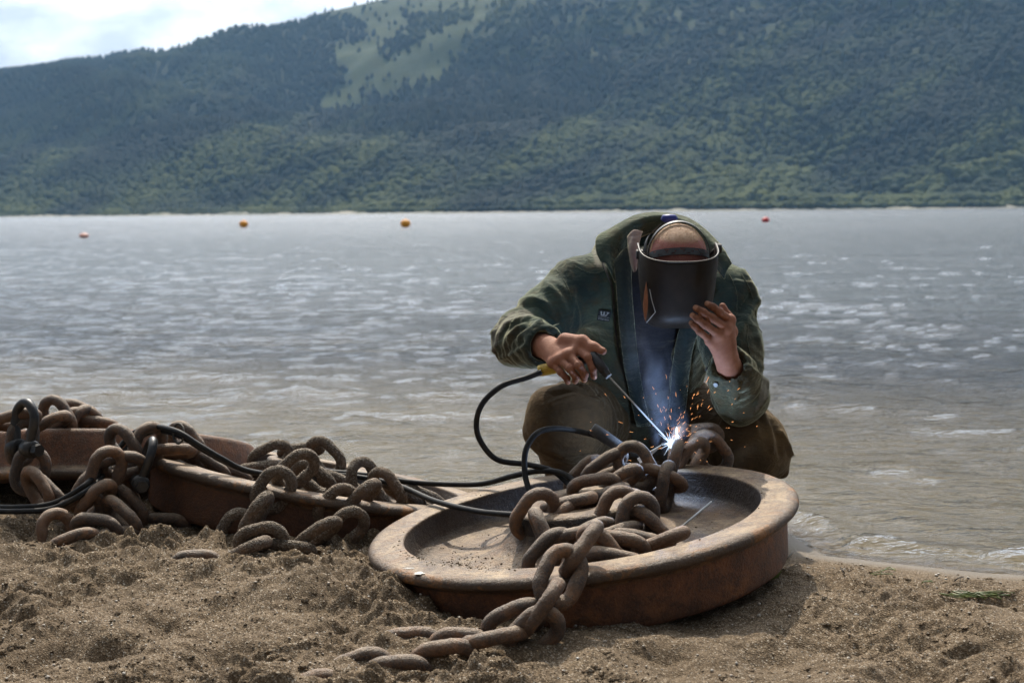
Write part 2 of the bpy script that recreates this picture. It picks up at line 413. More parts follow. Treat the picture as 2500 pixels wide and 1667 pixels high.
def dist_fac(m):
    # ripples too small to build grow into plain roughness away from the beach
    g_ = m.n('SeparateXYZ'); m.nt.links.new(m.tc.outputs['Object'], g_.inputs[0])
    r_ = m.n('MapRange'); m.nt.links.new(g_.outputs['Y'], r_.inputs['Value'])
    r_.inputs['From Min'].default_value = 4.0; r_.inputs['From Max'].default_value = 70.0
    return r_.outputs['Result']
gl = m.n('BsdfGlossy', Roughness=m.ramp(m.tc.outputs['Object'] and dist_fac(m), (0.0, 0.10), (1.0, 0.15)), Color=(0.96, 0.97, 1.0), Normal=nb)
tr = m.n('BsdfTransparent', Color=(0.93, 0.88, 0.76))
df = m.n('BsdfDiffuse', Color=(0.034, 0.044, 0.048))
geo = m.n('NewGeometry')
sp = m.n('SeparateXYZ'); m.nt.links.new(geo.outputs['Position'], sp.inputs[0])
at = m.n('Attribute', {'attribute_name': 'depth'})
body = m.n('MixShader', Fac=m.ramp(at.outputs['Fac'], (0.0, 0.0), (0.2, 0.15), (0.6, 0.65), (1.0, 1.0)))
m.nt.links.new(tr.outputs[0], body.inputs[1]); m.nt.links.new(df.outputs[0], body.inputs[2])
fr = m.n('Fresnel', IOR=1.333, Normal=nb)
mxs = m.n('MixShader', Fac=fr.outputs[0]); m.nt.links.new(body.outputs[0], mxs.inputs[1]); m.nt.links.new(gl.outputs[0], mxs.inputs[2])
m.nt.links.new(mxs.outputs[0], m.out.inputs['Surface'])
WATER = m.m
add_attr(me, 'depth', np.clip(-sd / 14.0, 0, 1))
water = tag(link_obj('lake_water', me, WATER), kind='structure')
# far and side water out to the other shore
xs2 = np.concatenate([-np.geomspace(6000, 2, 60), [0], np.geomspace(2, 6000, 60)])
Yf = np.concatenate([np.geomspace(160, 6000, 60)])
QX, QY = np.meshgrid(xs2, Yf)
o_v = [np.stack([QX, QY, np.full(QX.shape, WATER_Z)], -1).reshape(-1, 3)]; o_f = [grid_faces(len(Yf), len(xs2))]
base = len(o_v[0])
for sgn in (-1, 1):
    a = np.linspace(0, 1, 30)[None, :]; YY = np.repeat(Yv[::8][:, None], 30, 1)
    YY[-1] = 160
    X0 = 1.15 * YY; X1 = 6000.0
    XX = sgn * (X0 * (X1 / X0) ** a)
    keep = (shore_dist(XX, YY) < 0.35).reshape(-1)
    ff = grid_faces(YY.shape[0], 30); ff = ff[keep[ff].all(1)]
    o_v.append(np.stack([XX, YY, np.full(XX.shape, WATER_Z)], -1).reshape(-1, 3)); o_f.append(ff + base); base += XX.size
me = mesh_np('lake_far', np.concatenate(o_v), np.concatenate(o_f))
add_attr(me, 'depth', np.ones(base))
tag(link_obj('lake_far', me, WATER), kind='structure')

# ------------------------------------------------------------------ far hills
SKY = np.array([(-1500, 330), (-600, 260), (-200, 215), (0, 183), (42, 173), (143, 152), (207, 138), (260, 136), (340, 116), (383, 115), (410, 120), (438, 108), (473, 105), (531, 82), (590, 60), (643, 60), (675, 64), (707, 53), (760, 46), (850, 27), (972, 0), (1250, -75), (1700, -190), (2100, -260), (2500, -290), (3200, -260), (4500, -100)], float)
NU, NT = 420, 170
upx = np.linspace(-1400, 4200, NU)
D0 = 1460 + 100 * noise2(upx / 500, upx * 0) + 320 * sstep(900, -200, upx)          # waterline of the far shore
D1 = 2920 + 420 * noise2(upx / 700 + 5, upx * 0)
ysky = np.interp(upx, SKY[:, 0], SKY[:, 1]) + ROLL * (upx - CXP) * 1.0
# ridge height
EH = (517 - ysky - 12 * sstep(800, 745, upx) - 5) / FPX
def hill_pt(ui, t):
    """ui: photo column, t: 0 at the waterline to 1 at the ridge (>1 behind it)"""
    d0 = np.interp(ui, upx, D0); d1 = np.interp(ui, upx, D1); e = np.interp(ui, upx, EH)
    tt = np.clip(t, 0, 1)
    Y = d0 + (d1 - d0) * t
    H = e * d1 + CAM_H
    prof = 0.10 * sstep(0, 0.16, tt) * tt / 0.16 * (tt < 0.16) + (tt >= 0.16) * (0.10 + 0.90 * (np.clip(tt - 0.16, 0, 1) / 0.84) ** 0.92)
    z = H * prof
    z = np.where(t > 1, H - (t - 1) * 440, z)
    X = (ui - CXP) / FPX * Y
    fade = np.sin(np.pi * np.clip(t, 0, 1)) ** 0.7
    dia = X * 0.75 + Y * 0.55
    z = z + fade * (58 * noise2(dia / 320, Y / 880) + 32 * noise2(dia / 125 + 3, Y / 360 + 8) + 9 * noise2(X / 68, Y / 85))
    return X, Y, np.maximum(z, -2 + 2.2 * sstep(0, 0.01, t))
TT = np.concatenate([[-0.02, 0.0], np.linspace(0.004, 1, NT - 14), np.linspace(1.02, 1.5, 12)])
UU, TG = np.meshgrid(upx, TT)
HX, HY, HZ = hill_pt(UU, TG)
HZ[0] = -3
me = mesh_np('hill', np.stack([HX, HY, HZ], -1).reshape(-1, 3), grid_faces(len(TT), NU))
m = M('hill_grass'); opn = m.n('Attribute', {'attribute_name': 'open'}).outputs['Fac']
a1 = m.noise(0.010, 6, 0.6); a2 = m.noise(0.05, 5, 0.65); a3 = m.noise(0.3, 3)
c = m.ramp(a1, (0.34, (0.016, 0.026, 0.005)), (0.52, (0.031, 0.044, 0.007)), (0.68, (0.030, 0.033, 0.009)))
c = m.mix(m.ramp(a2, (0.42, 0.0), (0.62, 0.85)), c, (0.030, 0.043, 0.018))
c = m.mix(0.25, c, m.ramp(a3, (0.3, (0.016, 0.024, 0.005)), (0.7, (0.055, 0.070, 0.013))))
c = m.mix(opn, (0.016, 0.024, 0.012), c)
m.bsdf(Base_Color=c, Roughness=0.95, Normal=m.bump(a3, 0.6, 1.5)).inputs['Specular IOR Level'].default_value = 0.1
hill_me = me
tag(link_obj('hill', me, m.m), kind='structure')
# narrow pale beach along the far waterline
bu = np.linspace(-1400, 4200, 300)
bx0, by0, _ = hill_pt(bu, np.full(bu.shape, -0.004)); bx1, by1, _ = hill_pt(bu, np.full(bu.shape, 0.008))
wv = 1.5 + 2.0 * sstep(0.0, 0.5, noise2(bu / 90, bu * 0 + 2))
v = np.concatenate([np.stack([bx0, by0, np.full(bu.shape, -0.3)], -1), np.stack([bx1, by1, wv], -1)])
me = mesh_np('far_beach', v, grid_faces(2, len(bu)))
m = M('far_beach'); m.bsdf(Base_Color=m.ramp(m.noise(0.03, 4), (0.35, (0.07, 0.075, 0.04)), (0.6, (0.25, 0.23, 0.18))), Roughness=0.9)
tag(link_obj('far_beach', me, m.m), kind='structure')

# woods on the hillside: far too many trees to count
I2, F2 = I1, F1
def crown(kind, seed):
    r_ = np.random.default_rng(seed)
    if kind == 'conifer':
        vv = I0.copy(); hgt = (vv[:, 2] + 1) / 2
        rad = (1.02 - hgt) * 0.36 + 0.03
        ang = np.arctan2(vv[:, 1], vv[:, 0]); rr = rad * (1 + 0.35 * r_.uniform(-1, 1, len(vv)))
        return np.stack([np.cos(ang) * rr, np.sin(ang) * rr, hgt * 1.05], -1), F0_
    vs, fs, b = [], [], 0
    for k in range(3 if kind == 'big' else 1):
        p = I0; ff = F0_
        q = p * (1 + 0.33 * noise3(p * 1.9 + r_.uniform(0, 90, 3))[:, None] + 0.16 * r_.uniform(-1, 1, (len(p), 1)))
        sc = r_.uniform(0.28, 0.46) if kind == 'big' else r_.uniform(.44, .56)
        q = q * np.array([sc, sc, sc * r_.uniform(0.8, 1.15)]) + np.array([*(r_.uniform(-.3, .3, 2) if kind == 'big' else (0, 0)), r_.uniform(0.38, 0.72) if kind == 'big' else .5])
        vs.append(q); fs.append(ff + b); b += len(p)
    return np.concatenate(vs), np.concatenate(fs)
VAR = {k: [crown(k, 10 * i + j) for j in range(6)] for i, k in enumerate(('conifer', 'small', 'big'))}
meadow_poly = np.array([(790, 262), (830, 190), (835, 130), (905, 85), (880, 60), (775, 40), (800, -10), (850, -40), (972, -80), (1150, -130), (1400, -160), (1420, -20), (1270, 20), (1180, 75), (1130, 120), (1090, 190), (1000, 235), (920, 225), (870, 280)])
wood_poly = np.array([(955, 130), (1000, 60), (1090, 20), (1180, 10), (1120, 70), (1040, 120), (985, 150)])
def in_poly(px, py, poly):
    ins = np.zeros(px.shape, bool); j = len(poly) - 1
    for i in range(len(poly)):
        xi, yi = poly[i]; xj, yj = poly[j]
        ins ^= ((yi > py) != (yj > py)) & (px < (xj - xi) * (py - yi) / (yj - yi + 1e-9) + xi)
        j = i
    return ins
def poly_line_dist(px, py, line):
    best = np.full(px.shape, 1e9)
    for (ax, ay), (bx, by) in zip(line[:-1], line[1:]):
        ex, ey = bx - ax, by - ay
        t = np.clip(((px - ax) * ex + (py - ay) * ey) / (ex * ex + ey * ey + 1e-9), 0, 1)
        best = np.minimum(best, np.hypot(px - ax - t * ex, py - ay - t * ey))
    return best
n = 78000
cu = rng.uniform(-200, 2700, n); cu[:9000] = rng.uniform(-1150, -200, 9000); cu[9000:18000] = rng.uniform(2700, 3650, 9000); ct = rng.uniform(0.0, 1, n) ** 1.25
tx, ty, tz = hill_pt(cu, ct)
py_ = 517 - (tz - CAM_H) / ty * FPX - ROLL * (cu - CXP)
dens = np.ones(n)
jx = 38 * noise2(cu / 90, py_ / 60) + 14 * noise2(cu / 25, py_ / 20); jy = 28 * noise2(cu / 80 + 8, py_ / 70) + 12 * noise2(cu / 22, py_ / 22 + 5)
def soft(poly, w_):
    sd_ = poly_line_dist(cu + jx, py_ + jy, np.concatenate([poly, poly[:1]])) * np.where(in_poly(cu + jx, py_ + jy, poly), 1, -1)
    return sstep(-w_, w_, sd_)
hpy = 517 - (HZ - CAM_H) / HY * FPX - ROLL * (UU - CXP)
hj, hk = 38 * noise2(UU / 90, hpy / 60) + 14 * noise2(UU / 25, hpy / 20), 28 * noise2(UU / 80 + 8, hpy / 70) + 12 * noise2(UU / 22, hpy / 22 + 5)
def soft_at(px, py, poly, w_):
    sd_ = poly_line_dist(px, py, np.concatenate([poly, poly[:1]])) * np.where(in_poly(px, py, poly), 1, -1)
    return sstep(-w_, w_, sd_)
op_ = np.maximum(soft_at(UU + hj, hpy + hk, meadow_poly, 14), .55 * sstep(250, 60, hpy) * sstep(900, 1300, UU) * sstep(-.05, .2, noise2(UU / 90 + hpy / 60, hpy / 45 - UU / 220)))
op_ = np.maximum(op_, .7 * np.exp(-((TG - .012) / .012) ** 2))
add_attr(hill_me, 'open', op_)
dens = 1 - 0.965 * soft(meadow_poly, 24) * (1 - .85 * soft(wood_poly, 14))
up = sstep(250, 60, py_) * sstep(900, 1300, cu)
dens *= 1 - 0.62 * up * (noise2(cu / 90 + py_ / 60, py_ / 45 - cu / 220) > 0.02)
lowgap = (ct > 0.03) & (ct < 0.17) & (noise2(cu / 55 + 4, py_ / 20) > 0.28)
dens[lowgap] *= 0.3
sel = (rng.uniform(0, 1, n) < dens) & (ct > 0.006)
tv, tf, tcol, b = [], [], [], 0
for i in np.nonzero(sel)[0]:
    near = ct[i] < 0.115 and cu[i] > 700
    conif = (cu[i] < 1500 and ct[i] > 0.30 and noise2(np.array([cu[i] / 160.]), np.array([py_[i] / 90.]))[0] > -0.32) or rng.random() < 0.12
    kind = 'big' if near and not conif and cu[i] > 900 else ('conifer' if conif else 'small')
    q, ff = VAR[kind][rng.integers(6)]
    hgt = rng.uniform(9, 15) if kind == 'big' else (rng.uniform(8, 13) if kind == 'conifer' else rng.uniform(6.5, 10.5))
    if cu[i] > 1900 and kind != 'conifer':
        hgt *= 1.15
    if ct[i] < 0.03: hgt *= 0.55
    a = rng.uniform(0, 6.28); ca, sa = math.cos(a), math.sin(a)
    wd = hgt * rng.uniform(0.85, 1.25)
    q2 = np.stack([(q[:, 0] * ca - q[:, 1] * sa) * wd, (q[:, 0] * sa + q[:, 1] * ca) * wd, q[:, 2] * hgt - 0.08 * hgt], -1) + np.array([tx[i], ty[i], tz[i]])
    tv.append(q2); tf.append(ff + b); b += len(q)
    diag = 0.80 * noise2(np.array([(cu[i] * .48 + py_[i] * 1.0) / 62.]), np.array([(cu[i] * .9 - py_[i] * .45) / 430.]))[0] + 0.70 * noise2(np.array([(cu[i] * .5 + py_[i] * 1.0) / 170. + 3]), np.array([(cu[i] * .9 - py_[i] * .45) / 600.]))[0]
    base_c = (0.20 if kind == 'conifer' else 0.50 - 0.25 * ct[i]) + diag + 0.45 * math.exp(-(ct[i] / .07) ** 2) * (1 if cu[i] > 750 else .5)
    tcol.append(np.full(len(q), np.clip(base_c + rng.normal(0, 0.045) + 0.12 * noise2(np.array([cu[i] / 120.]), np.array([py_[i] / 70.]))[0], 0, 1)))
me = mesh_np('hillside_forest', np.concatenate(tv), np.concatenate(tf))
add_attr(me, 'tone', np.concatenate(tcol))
m = M('far_foliage')
at = m.n('Attribute', {'attribute_name': 'tone'})
c = m.ramp(at.outputs['Fac'], (0.0, (0.008, 0.014, 0.011)), (0.35, (0.014, 0.023, 0.013)), (0.6, (0.027, 0.039, 0.015)), (1.0, (0.066, 0.080, 0.024)))
nz = m.noise(0.55, 4, 0.7)
c = m.mix(0.12, c, m.mix(m.ramp(nz, (0.3, 0.0), (0.7, 1.0)), (0.012, 0.019, 0.009), c))
gn = m.n('NewGeometry'); sc1 = m.n('VectorMath', {'operation': 'SCALE'}); m.nt.links.new(gn.outputs['Normal'], sc1.inputs[0]); sc1.inputs['Scale'].default_value = 0.38
ad1 = m.n('VectorMath', {'operation': 'ADD'}); m.nt.links.new(sc1.outputs[0], ad1.inputs[0]); ad1.inputs[1].default_value = (0, -0.30, 0.62)
no1 = m.n('VectorMath', {'operation': 'NORMALIZE'}); m.nt.links.new(ad1.outputs[0], no1.inputs[0])
m.bsdf(Base_Color=c, Roughness=0.9, Normal=no1.outputs[0]).inputs['Specular IOR Level'].default_value = 0.1
FOLIAGE = m.m
print('forest tris', sum(len(x) for x in tf))
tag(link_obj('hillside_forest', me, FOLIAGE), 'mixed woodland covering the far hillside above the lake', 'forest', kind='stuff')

# ------------------------------------------------------------------ air
def box_mesh(name, lo, hi):
    bm = bmesh.new(); bmesh.ops.create_cube(bm, size=1)
    for p in bm.verts:
        p.co = Vector([lo[i] + (p.co[i] + 0.5) * (hi[i] - lo[i]) for i in range(3)])
    me = bpy.data.meshes.new(name); bm.to_mesh(me); bm.free(); return me
m = M('haze'); pv = m.n('VolumePrincipled', Color=(0.34, 0.62, 1.0), Density=0.000070, Anisotropy=0.15)
m.nt.links.new(pv.outputs[0], m.out.inputs['Volume'])
HAZE_MAT = m.m
# ================================================================== materials for the iron
def rust_mat(name, base, dark, warm, dust, dust_amt=0.6, bump=0.5, scale=1.0, rough=0.8, sandy=0.0, wheel=False, spec=0.35):
    m = M(name)
    oi = m.n('ObjectInfo')
    # each piece gets its own patch of rust
    ofs = m.n('VectorMath', {'operation': 'MULTIPLY_ADD'}); m.nt.links.new(oi.outputs['Random'], ofs.inputs[0]); ofs.inputs[1].default_value = (7, 13, 5)
    m.nt.links.new(m.tc.outputs['Object'], ofs.inputs[2])
    def nz(sc, det, ro, dist=0.0):
        n = m.n('TexNoise', Scale=sc, Detail=det, Roughness=ro, Distortion=dist); m.nt.links.new(ofs.outputs[0], n.inputs['Vector']); return n.outputs['Fac']
    n1 = nz(9 * scale, 6, 0.7, .4); n2 = nz(34 * scale, 6, 0.72, .5); n3 = nz(150 * scale, 3, 0.7); n4 = nz(420, 2, 0.6)
    c = m.ramp(n1, (0.36, dark), (0.50, base), (0.64, warm))
    c = m.mix(m.ramp(n2, (0.46, 0.0), (0.60, 0.85)), c, dark)
    c = m.mix(m.math('MULTIPLY', m.ramp(n3, (0.52, 0.0), (0.66, 1.0)), 0.5), c, warm)
    if not wheel:
        c = m.mix(m.ramp(oi.outputs['Random'], (0.0, 0.40), (0.4, 0.0)), c, warm); c = m.mix(m.ramp(oi.outputs['Random'], (0.6, 0.0), (1.0, 0.50)), c, dark)
    geo = m.n('NewGeometry'); sp = m.n('SeparateXYZ'); m.nt.links.new(geo.outputs['Normal'], sp.inputs[0])
    upf = m.ramp(sp.outputs['Z'], (0.30, 0.0), (0.92, 1.0))
    du = m.math('MULTIPLY', upf, m.ramp(nz(13 * scale, 6, 0.75, .6), (0.36, 0.08), (0.58, 1.0)))
    if wheel:
        # the dished web keeps less dust than the flat rim, the lip of the flange is worn to rust and bare metal
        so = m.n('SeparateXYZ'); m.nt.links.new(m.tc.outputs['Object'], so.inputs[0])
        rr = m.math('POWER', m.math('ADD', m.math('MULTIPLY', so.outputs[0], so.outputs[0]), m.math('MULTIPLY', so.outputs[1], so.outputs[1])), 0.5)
        rw = m.math('ADD', rr, m.math('MULTIPLY', m.math('SUBTRACT', n1, 0.5), 0.02))
        du = m.math('MULTIPLY', du, m.ramp(rw, (0.17, 0.85), (0.36, 0.70), (0.405, 0.3), (0.425, 1.0), (0.472, 1.0), (0.490, 0.25)))
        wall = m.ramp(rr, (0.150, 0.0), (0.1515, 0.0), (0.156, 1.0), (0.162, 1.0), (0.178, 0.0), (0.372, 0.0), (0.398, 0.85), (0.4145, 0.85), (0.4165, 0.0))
        c = m.mix(wall, c, m.ramp(n2, (0.4, (0.018, 0.016, 0.015)), (0.62, (0.045, 0.033, 0.026))))  # recess shade and grime of dish wall and hub side put into the colour
        lip = m.ramp(rw, (0.486, 0.0), (0.495, 1.0))
        c = m.mix(m.math('MULTIPLY', lip, 0.8), c, (0.070, 0.050, 0.036))
        c = m.mix(m.math('MULTIPLY', m.ramp(rw, (0.474, 0.0), (0.485, 1.0)), m.ramp(nz(6, 5, .75, .8), (0.52, 0.0), (0.60, 0.8))), c, (0.24, 0.105, 0.03))
    if wheel:
        du = m.math('MULTIPLY', du, m.ramp(nz(5.5, 6, .8, 1.2), (0.40, 0.22), (0.55, 1.0)))
    c = m.mix(m.math('MULTIPLY', du, dust_amt), c, m.mix(m.ramp(n3, (0.35, 0.0), (0.65, 1.0)), tuple(x * .72 for x in dust), tuple(min(1, x * 1.18) for x in dust)))
    c = m.mix(m.math('MULTIPLY', m.ramp(n4, (0.60, 0.0), (0.68, 1.0)), m.math('MULTIPLY', m.ramp(sp.outputs['Z'], (-.2, 0.0), (0.7, 1.0)), 0.55)), c, (0.42, 0.36, 0.29))
    hgt = m.math('ADD', m.math('MULTIPLY', n2, 0.7), m.math('MULTIPLY', n3, 0.55))
    if wheel:
        # old scrapes, and a smear of white paint on the near rim
        for (x0, y0, x1, y1, w_) in WHITE:
            pass
    if sandy > 0:
        g = m.voro(310, out='Color'); sg = m.n('SeparateColor'); m.nt.links.new(g, sg.inputs[0])
        gc = m.ramp(sg.outputs[0], (0.0, (0.09, 0.065, 0.042)), (0.55, (0.29, 0.22, 0.148)), (1.0, (0.60, 0.52, 0.42)))
        fac = m.math('MULTIPLY', m.ramp(nz(22, 5, 0.7), (0.38, 0.15), (0.56, 1.0)), m.math('MULTIPLY', m.ramp(sp.outputs['Z'], (-0.4, 0.3), (0.6, 1.0)), sandy))
        c = m.mix(fac, c, gc)
        hgt = m.math('ADD', hgt, m.math('MULTIPLY', m.voro(310), m.math('MULTIPLY', fac, 2.4)))
    b = m.bsdf(Base_Color=c, Roughness=m.math('SUBTRACT', rough + .12, m.math('MULTIPLY', n2, 0.3)), Normal=m.bump(hgt, bump, 0.008), Metallic=0.0)
    b.inputs['Specular IOR Level'].default_value = spec
    m.col = c
    return m.m
WHITE = []
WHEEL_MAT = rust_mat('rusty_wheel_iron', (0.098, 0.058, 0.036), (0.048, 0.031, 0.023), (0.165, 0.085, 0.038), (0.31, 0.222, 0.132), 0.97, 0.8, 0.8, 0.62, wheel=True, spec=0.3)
TREAD_MAT = rust_mat('red_rust_iron', (0.150, 0.062, 0.030), (0.070, 0.034, 0.020), (0.22, 0.088, 0.034), (0.20, 0.15, 0.10), 0.4, 0.9, 1.1, 0.66)
LINK_MAT = rust_mat('rusty_chain_iron', (0.110, 0.066, 0.040), (0.040, 0.028, 0.021), (0.23, 0.105, 0.040), (0.32, 0.235, 0.155), 0.75, 1.0, 1.7, 0.60, spec=0.55)
SANDY_LINK_MAT = rust_mat('sand_crusted_chain_iron', (0.125, 0.085, 0.058), (0.065, 0.047, 0.035), (0.19, 0.105, 0.055), (0.30, 0.235, 0.165), 0.6, 1.0, 1.7, 0.85, sandy=0.95)
m = M('black_shackle_steel')
m.bsdf(Base_Color=m.ramp(m.noise(30, 4), (0.4, (0.012, 0.012, 0.013)), (0.7, (0.04, 0.035, 0.03))), Roughness=0.42, Normal=m.bump(m.noise(120, 3), 0.3, 0.002), Metallic=0.3)
SHACKLE_MAT = m.m
m = M('black_rubber')
m.bsdf(Base_Color=m.ramp(m.noise(40, 4), (0.4, (0.008, 0.008, 0.009)), (0.75, (0.028, 0.025, 0.020))), Roughness=0.62, Normal=m.bump(m.noise(160, 2), 0.2, 0.001)).inputs['Specular IOR Level'].default_value = 0.25
RUBBER = m.m
m = M('dusty_rubber')
m.bsdf(Base_Color=m.ramp(m.noise(18, 5), (0.38, (0.028, 0.025, 0.020)), (0.68, (0.085, 0.070, 0.052))), Roughness=0.7, Normal=m.bump(m.noise(160, 2), 0.2, 0.001))
DUSTY_RUBBER = m.m

# ================================================================== rail wheels
def lathe(name, prof, seg=160, closed=False, wob=0.0006):
    p = np.array(prof, float); a = np.linspace(0, 2 * np.pi, seg, endpoint=False)
    v = np.stack([p[:, 0:1] * np.cos(a), p[:, 0:1] * np.sin(a), np.repeat(p[:, 1:2], seg, 1)], -1).reshape(-1, 3)
    v += wob * noise3(v * 14)[:, None] * np.array([1, 1, 1.5])
    f = grid_faces(len(p), seg, True)
    if closed:
        j = np.arange(seg); n0 = (len(p) - 1) * seg
        f = np.concatenate([f, np.stack([n0 + j, n0 + (j + 1) % seg, (j + 1) % seg, j], -1)])
    return mesh_np(name, v, f[:, ::-1].copy())
def dense(pts, k=3):
    """corner-rounded, resampled profile"""
    P = [np.array(p, float) for p in pts]; out = [P[0]]
    for a, b in zip(P[:-1], P[1:]):
        for t in np.linspace(0, 1, k + 1)[1:]:
            out.append(a + (b - a) * t)
    return out
RIM = dense([(.414, -.012), (.4155, -.0025), (.418, -.0004), (.422, 0), (.455, .0005), (.483, 0), (.4895, -.0012), (.4955, -.0045), (.499, -.009), (.5, -.0145), (.4985, -.0205), (.493, -.0250), (.484, -.028), (.476, -.032), (.4715, -.039), (.469, -.052), (.463, -.128), (.459, -.137), (.452, -.142), (.425, -.142), (.412, -.138), (.400, -.122), (.392, -.108)], 2)
WEB = dense([(.16, -.010), (.172, -.026), (.195, -.046), (.24, -.062), (.30, -.071), (.36, -.074), (.388, -.069), (.402, -.058), (.409, -.036), (.414, -.012)], 3) 
WEBB = dense([(.392, -.108), (.25, -.108), (.17, -.115)], 3)
HUB = dense([(.17, -.115), (.165, -.148), (.09, -.15), (.085, -.145), (.085, .027), (.09, .033), (.142, .033), (.150, .031), (.156, .026), (.160, -.010)], 2)
wheel_meshes = {'rim': lathe('rim', RIM), 'web': lathe('web', WEB), 'back_plate': lathe('back_plate', WEBB), 'hub': lathe('hub', HUB, 96)}
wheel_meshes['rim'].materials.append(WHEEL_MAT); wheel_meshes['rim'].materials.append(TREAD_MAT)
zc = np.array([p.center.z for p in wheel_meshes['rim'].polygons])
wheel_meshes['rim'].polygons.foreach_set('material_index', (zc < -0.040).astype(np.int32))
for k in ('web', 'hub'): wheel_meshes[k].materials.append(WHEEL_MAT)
wheel_meshes['back_plate'].materials.append(TREAD_MAT)
def wheel(loc, nrm, spin, label, flip=False):
    n = Vector(nrm).normalized()
    if flip: n = -n
    e = empty('rail_wheel')
    x = Vector((1, 0, 0)); x = (x - n * x.dot(n)).normalized(); y = n.cross(x)
    mw = Matrix(((x.x, y.x, n.x, loc.x), (x.y, y.y, n.y, loc.y), (x.z, y.z, n.z, loc.z), (0, 0, 0, 1))) @ Matrix.Rotation(spin, 4, 'Z') @ Matrix.Scale(1.012, 4)
    e.matrix_basis = mw
    tag(e, label, 'train wheel', 'rusty flanged rail wheels on the beach')
    for k, me in wheel_meshes.items():
        o = link_obj(k, me, None, e, mw)
    return e, mw
WA = W(1418, 1255, 3.30)
wheel_a, MWA = wheel(WA, (-.1285, -.0215, 1), 0.3, 'large rusty flanged rail wheel lying dish up in front of the kneeling welder')
wheel_b, MWB = wheel(W(782, 1160, 4.06), (.186, .100, 1), 1.9, 'rusty rail wheel with sandy chains draped over it, in the middle of the row')
nC = Vector((-0.01, 0.276, 0.96)).normalized()
wheel_c, MWC = wheel(W(130, 1047, 3.9) + Vector((0.0, 0.46, -0.13)) - nC * 0.142, nC, 0.8, 'upturned rusty rail wheel at the left edge, a black shackle on top', flip=True)

# sand carried into the dish and onto the rim
gr = []
for _ in range(2600):
    if rng.random() < .62:
        a = rng.normal(3.75, .40); r_ = np.clip(rng.normal(.32, .045), .19, .395)
    elif rng.random() < .5:
        a = rng.normal(3.75, .35); r_ = rng.uniform(.42, .488)
    else:
        a = rng.uniform(0, 6.28); r_ = rng.choice([rng.uniform(.42, .485), rng.uniform(.2, .4)])
    z_ = float(np.interp(r_, [p[0] for p in WEB] + [.42, .49], [p[1] for p in WEB] + [0, -.004]))
    a -= .3
    gr.append(tuple(MWA @ Vector((r_ * math.cos(a), r_ * math.sin(a), z_ + .0006))))
me = scatter('sand_on_wheel', np.array(gr), .0007 + .0022 * rng.uniform(0, 1, len(gr)) ** 4, I0, F0_, SAND, .8, .25); add_attr(me, 'wet', np.full(len(me.vertices), .1))
tag(link_obj('sand_on_wheel', me, SAND), 'grains of sand scattered in the dish of the front wheel', 'sand', kind='stuff')
# chipped white paint on the near rim
m = M('white_paint_chip'); m.bsdf(Base_Color=(0.44, 0.43, 0.40), Roughness=0.6)
for cx_, cy_, wx_, hy_ in ((1024, 1398, 13, 3.2), (998, 1386, 14, 1.2)):
    n_ = 14; ring = []
    for a in np.linspace(0, 2 * math.pi, n_, endpoint=False):
        k_ = 1 + .35 * rng.uniform(-1, 1); px_, py_2 = cx_ + wx_ * math.cos(a) * k_, cy_ + hy_ * math.sin(a) * k_
        d_ = (W(px_, py_2, 10) - CAMLOC); nn_ = Vector((MWA[0][2], MWA[1][2], MWA[2][2])); t_ = (MWA.translation + nn_ * .0012 - CAMLOC).dot(nn_) / d_.dot(nn_)
        ring.append(tuple(CAMLOC + d_ * t_))
    o = link_obj('paint_chip', mesh_np('paint_chip', ring, [tuple(range(n_))[::-1]], False), m.m, wheel_a)

# ================================================================== chains
LL, LW, LD = 0.140, 0.102, 0.0305       # outer length, outer width, bar diameter of a link
def link_mesh(seed, ll=LL, lw=LW, ld=LD, nu=48, nv=14):
    r_ = np.random.default_rng(seed)
    rc = lw / 2 - ld / 2; st = ll / 2 - ld / 2 - rc
    per = 2 * math.pi * rc + 4 * st; pts = []
    for s in np.linspace(0, per, nu, endpoint=False):
        # start in the middle of one straight side
        if s < st: p = (s, -rc); tn = (1, 0)
        elif s < st + math.pi * rc:
            a = (s - st) / rc - math.pi / 2; p = (st + rc * math.cos(a), rc * math.sin(a)); tn = (-math.sin(a), math.cos(a))
        elif s < 3 * st + math.pi * rc: p = (st - (s - st - math.pi * rc), rc); tn = (-1, 0)
        elif s < 3 * st + 2 * math.pi * rc:
            a = (s - 3 * st - math.pi * rc) / rc + math.pi / 2; p = (-st + rc * math.cos(a), rc * math.sin(a)); tn = (-math.sin(a), math.cos(a))
        else: p = (-st + (s - 3 * st - 2 * math.pi * rc), -rc); tn = (1, 0)
        pts.append((p, tn))
    v = []
    for i, ((px, py), (tx_, ty_)) in enumerate(pts):
        nx, ny = ty_, -tx_
        rr = ld / 2 * (1 + 0.03 * r_.uniform(-1, 1))
        if abs(px) < 0.014 and py < 0: rr *= 1.07          # the forge weld
        for k in range(nv):
            a = 2 * math.pi * k / nv
            v.append((px + nx * rr * math.cos(a), py + ny * rr * math.cos(a), rr * math.sin(a)))
    v = np.array(v); v += (0.0011 * noise3(v * 45 + seed) + 0.0008 * noise3(v * 150 + seed))[:, None] * np.array([.6, .6, 1])
    f = grid_faces(nu, nv, True)
    j = np.arange(nv); n0 = (nu - 1) * nv
    f = np.concatenate([f, np.stack([n0 + j, n0 + (j + 1) % nv, (j + 1) % nv, j], -1)])
    return mesh_np('link', v, f[:, ::-1].copy())
LINKS = {'plain': [], 'sandy': []}
for i in range(5):
    for k, mm in (('plain', LINK_MAT), ('sandy', SANDY_LINK_MAT)):
        me = link_mesh(i + (20 if k == 'sandy' else 0)); me.materials.append(mm); LINKS[k].append(me)
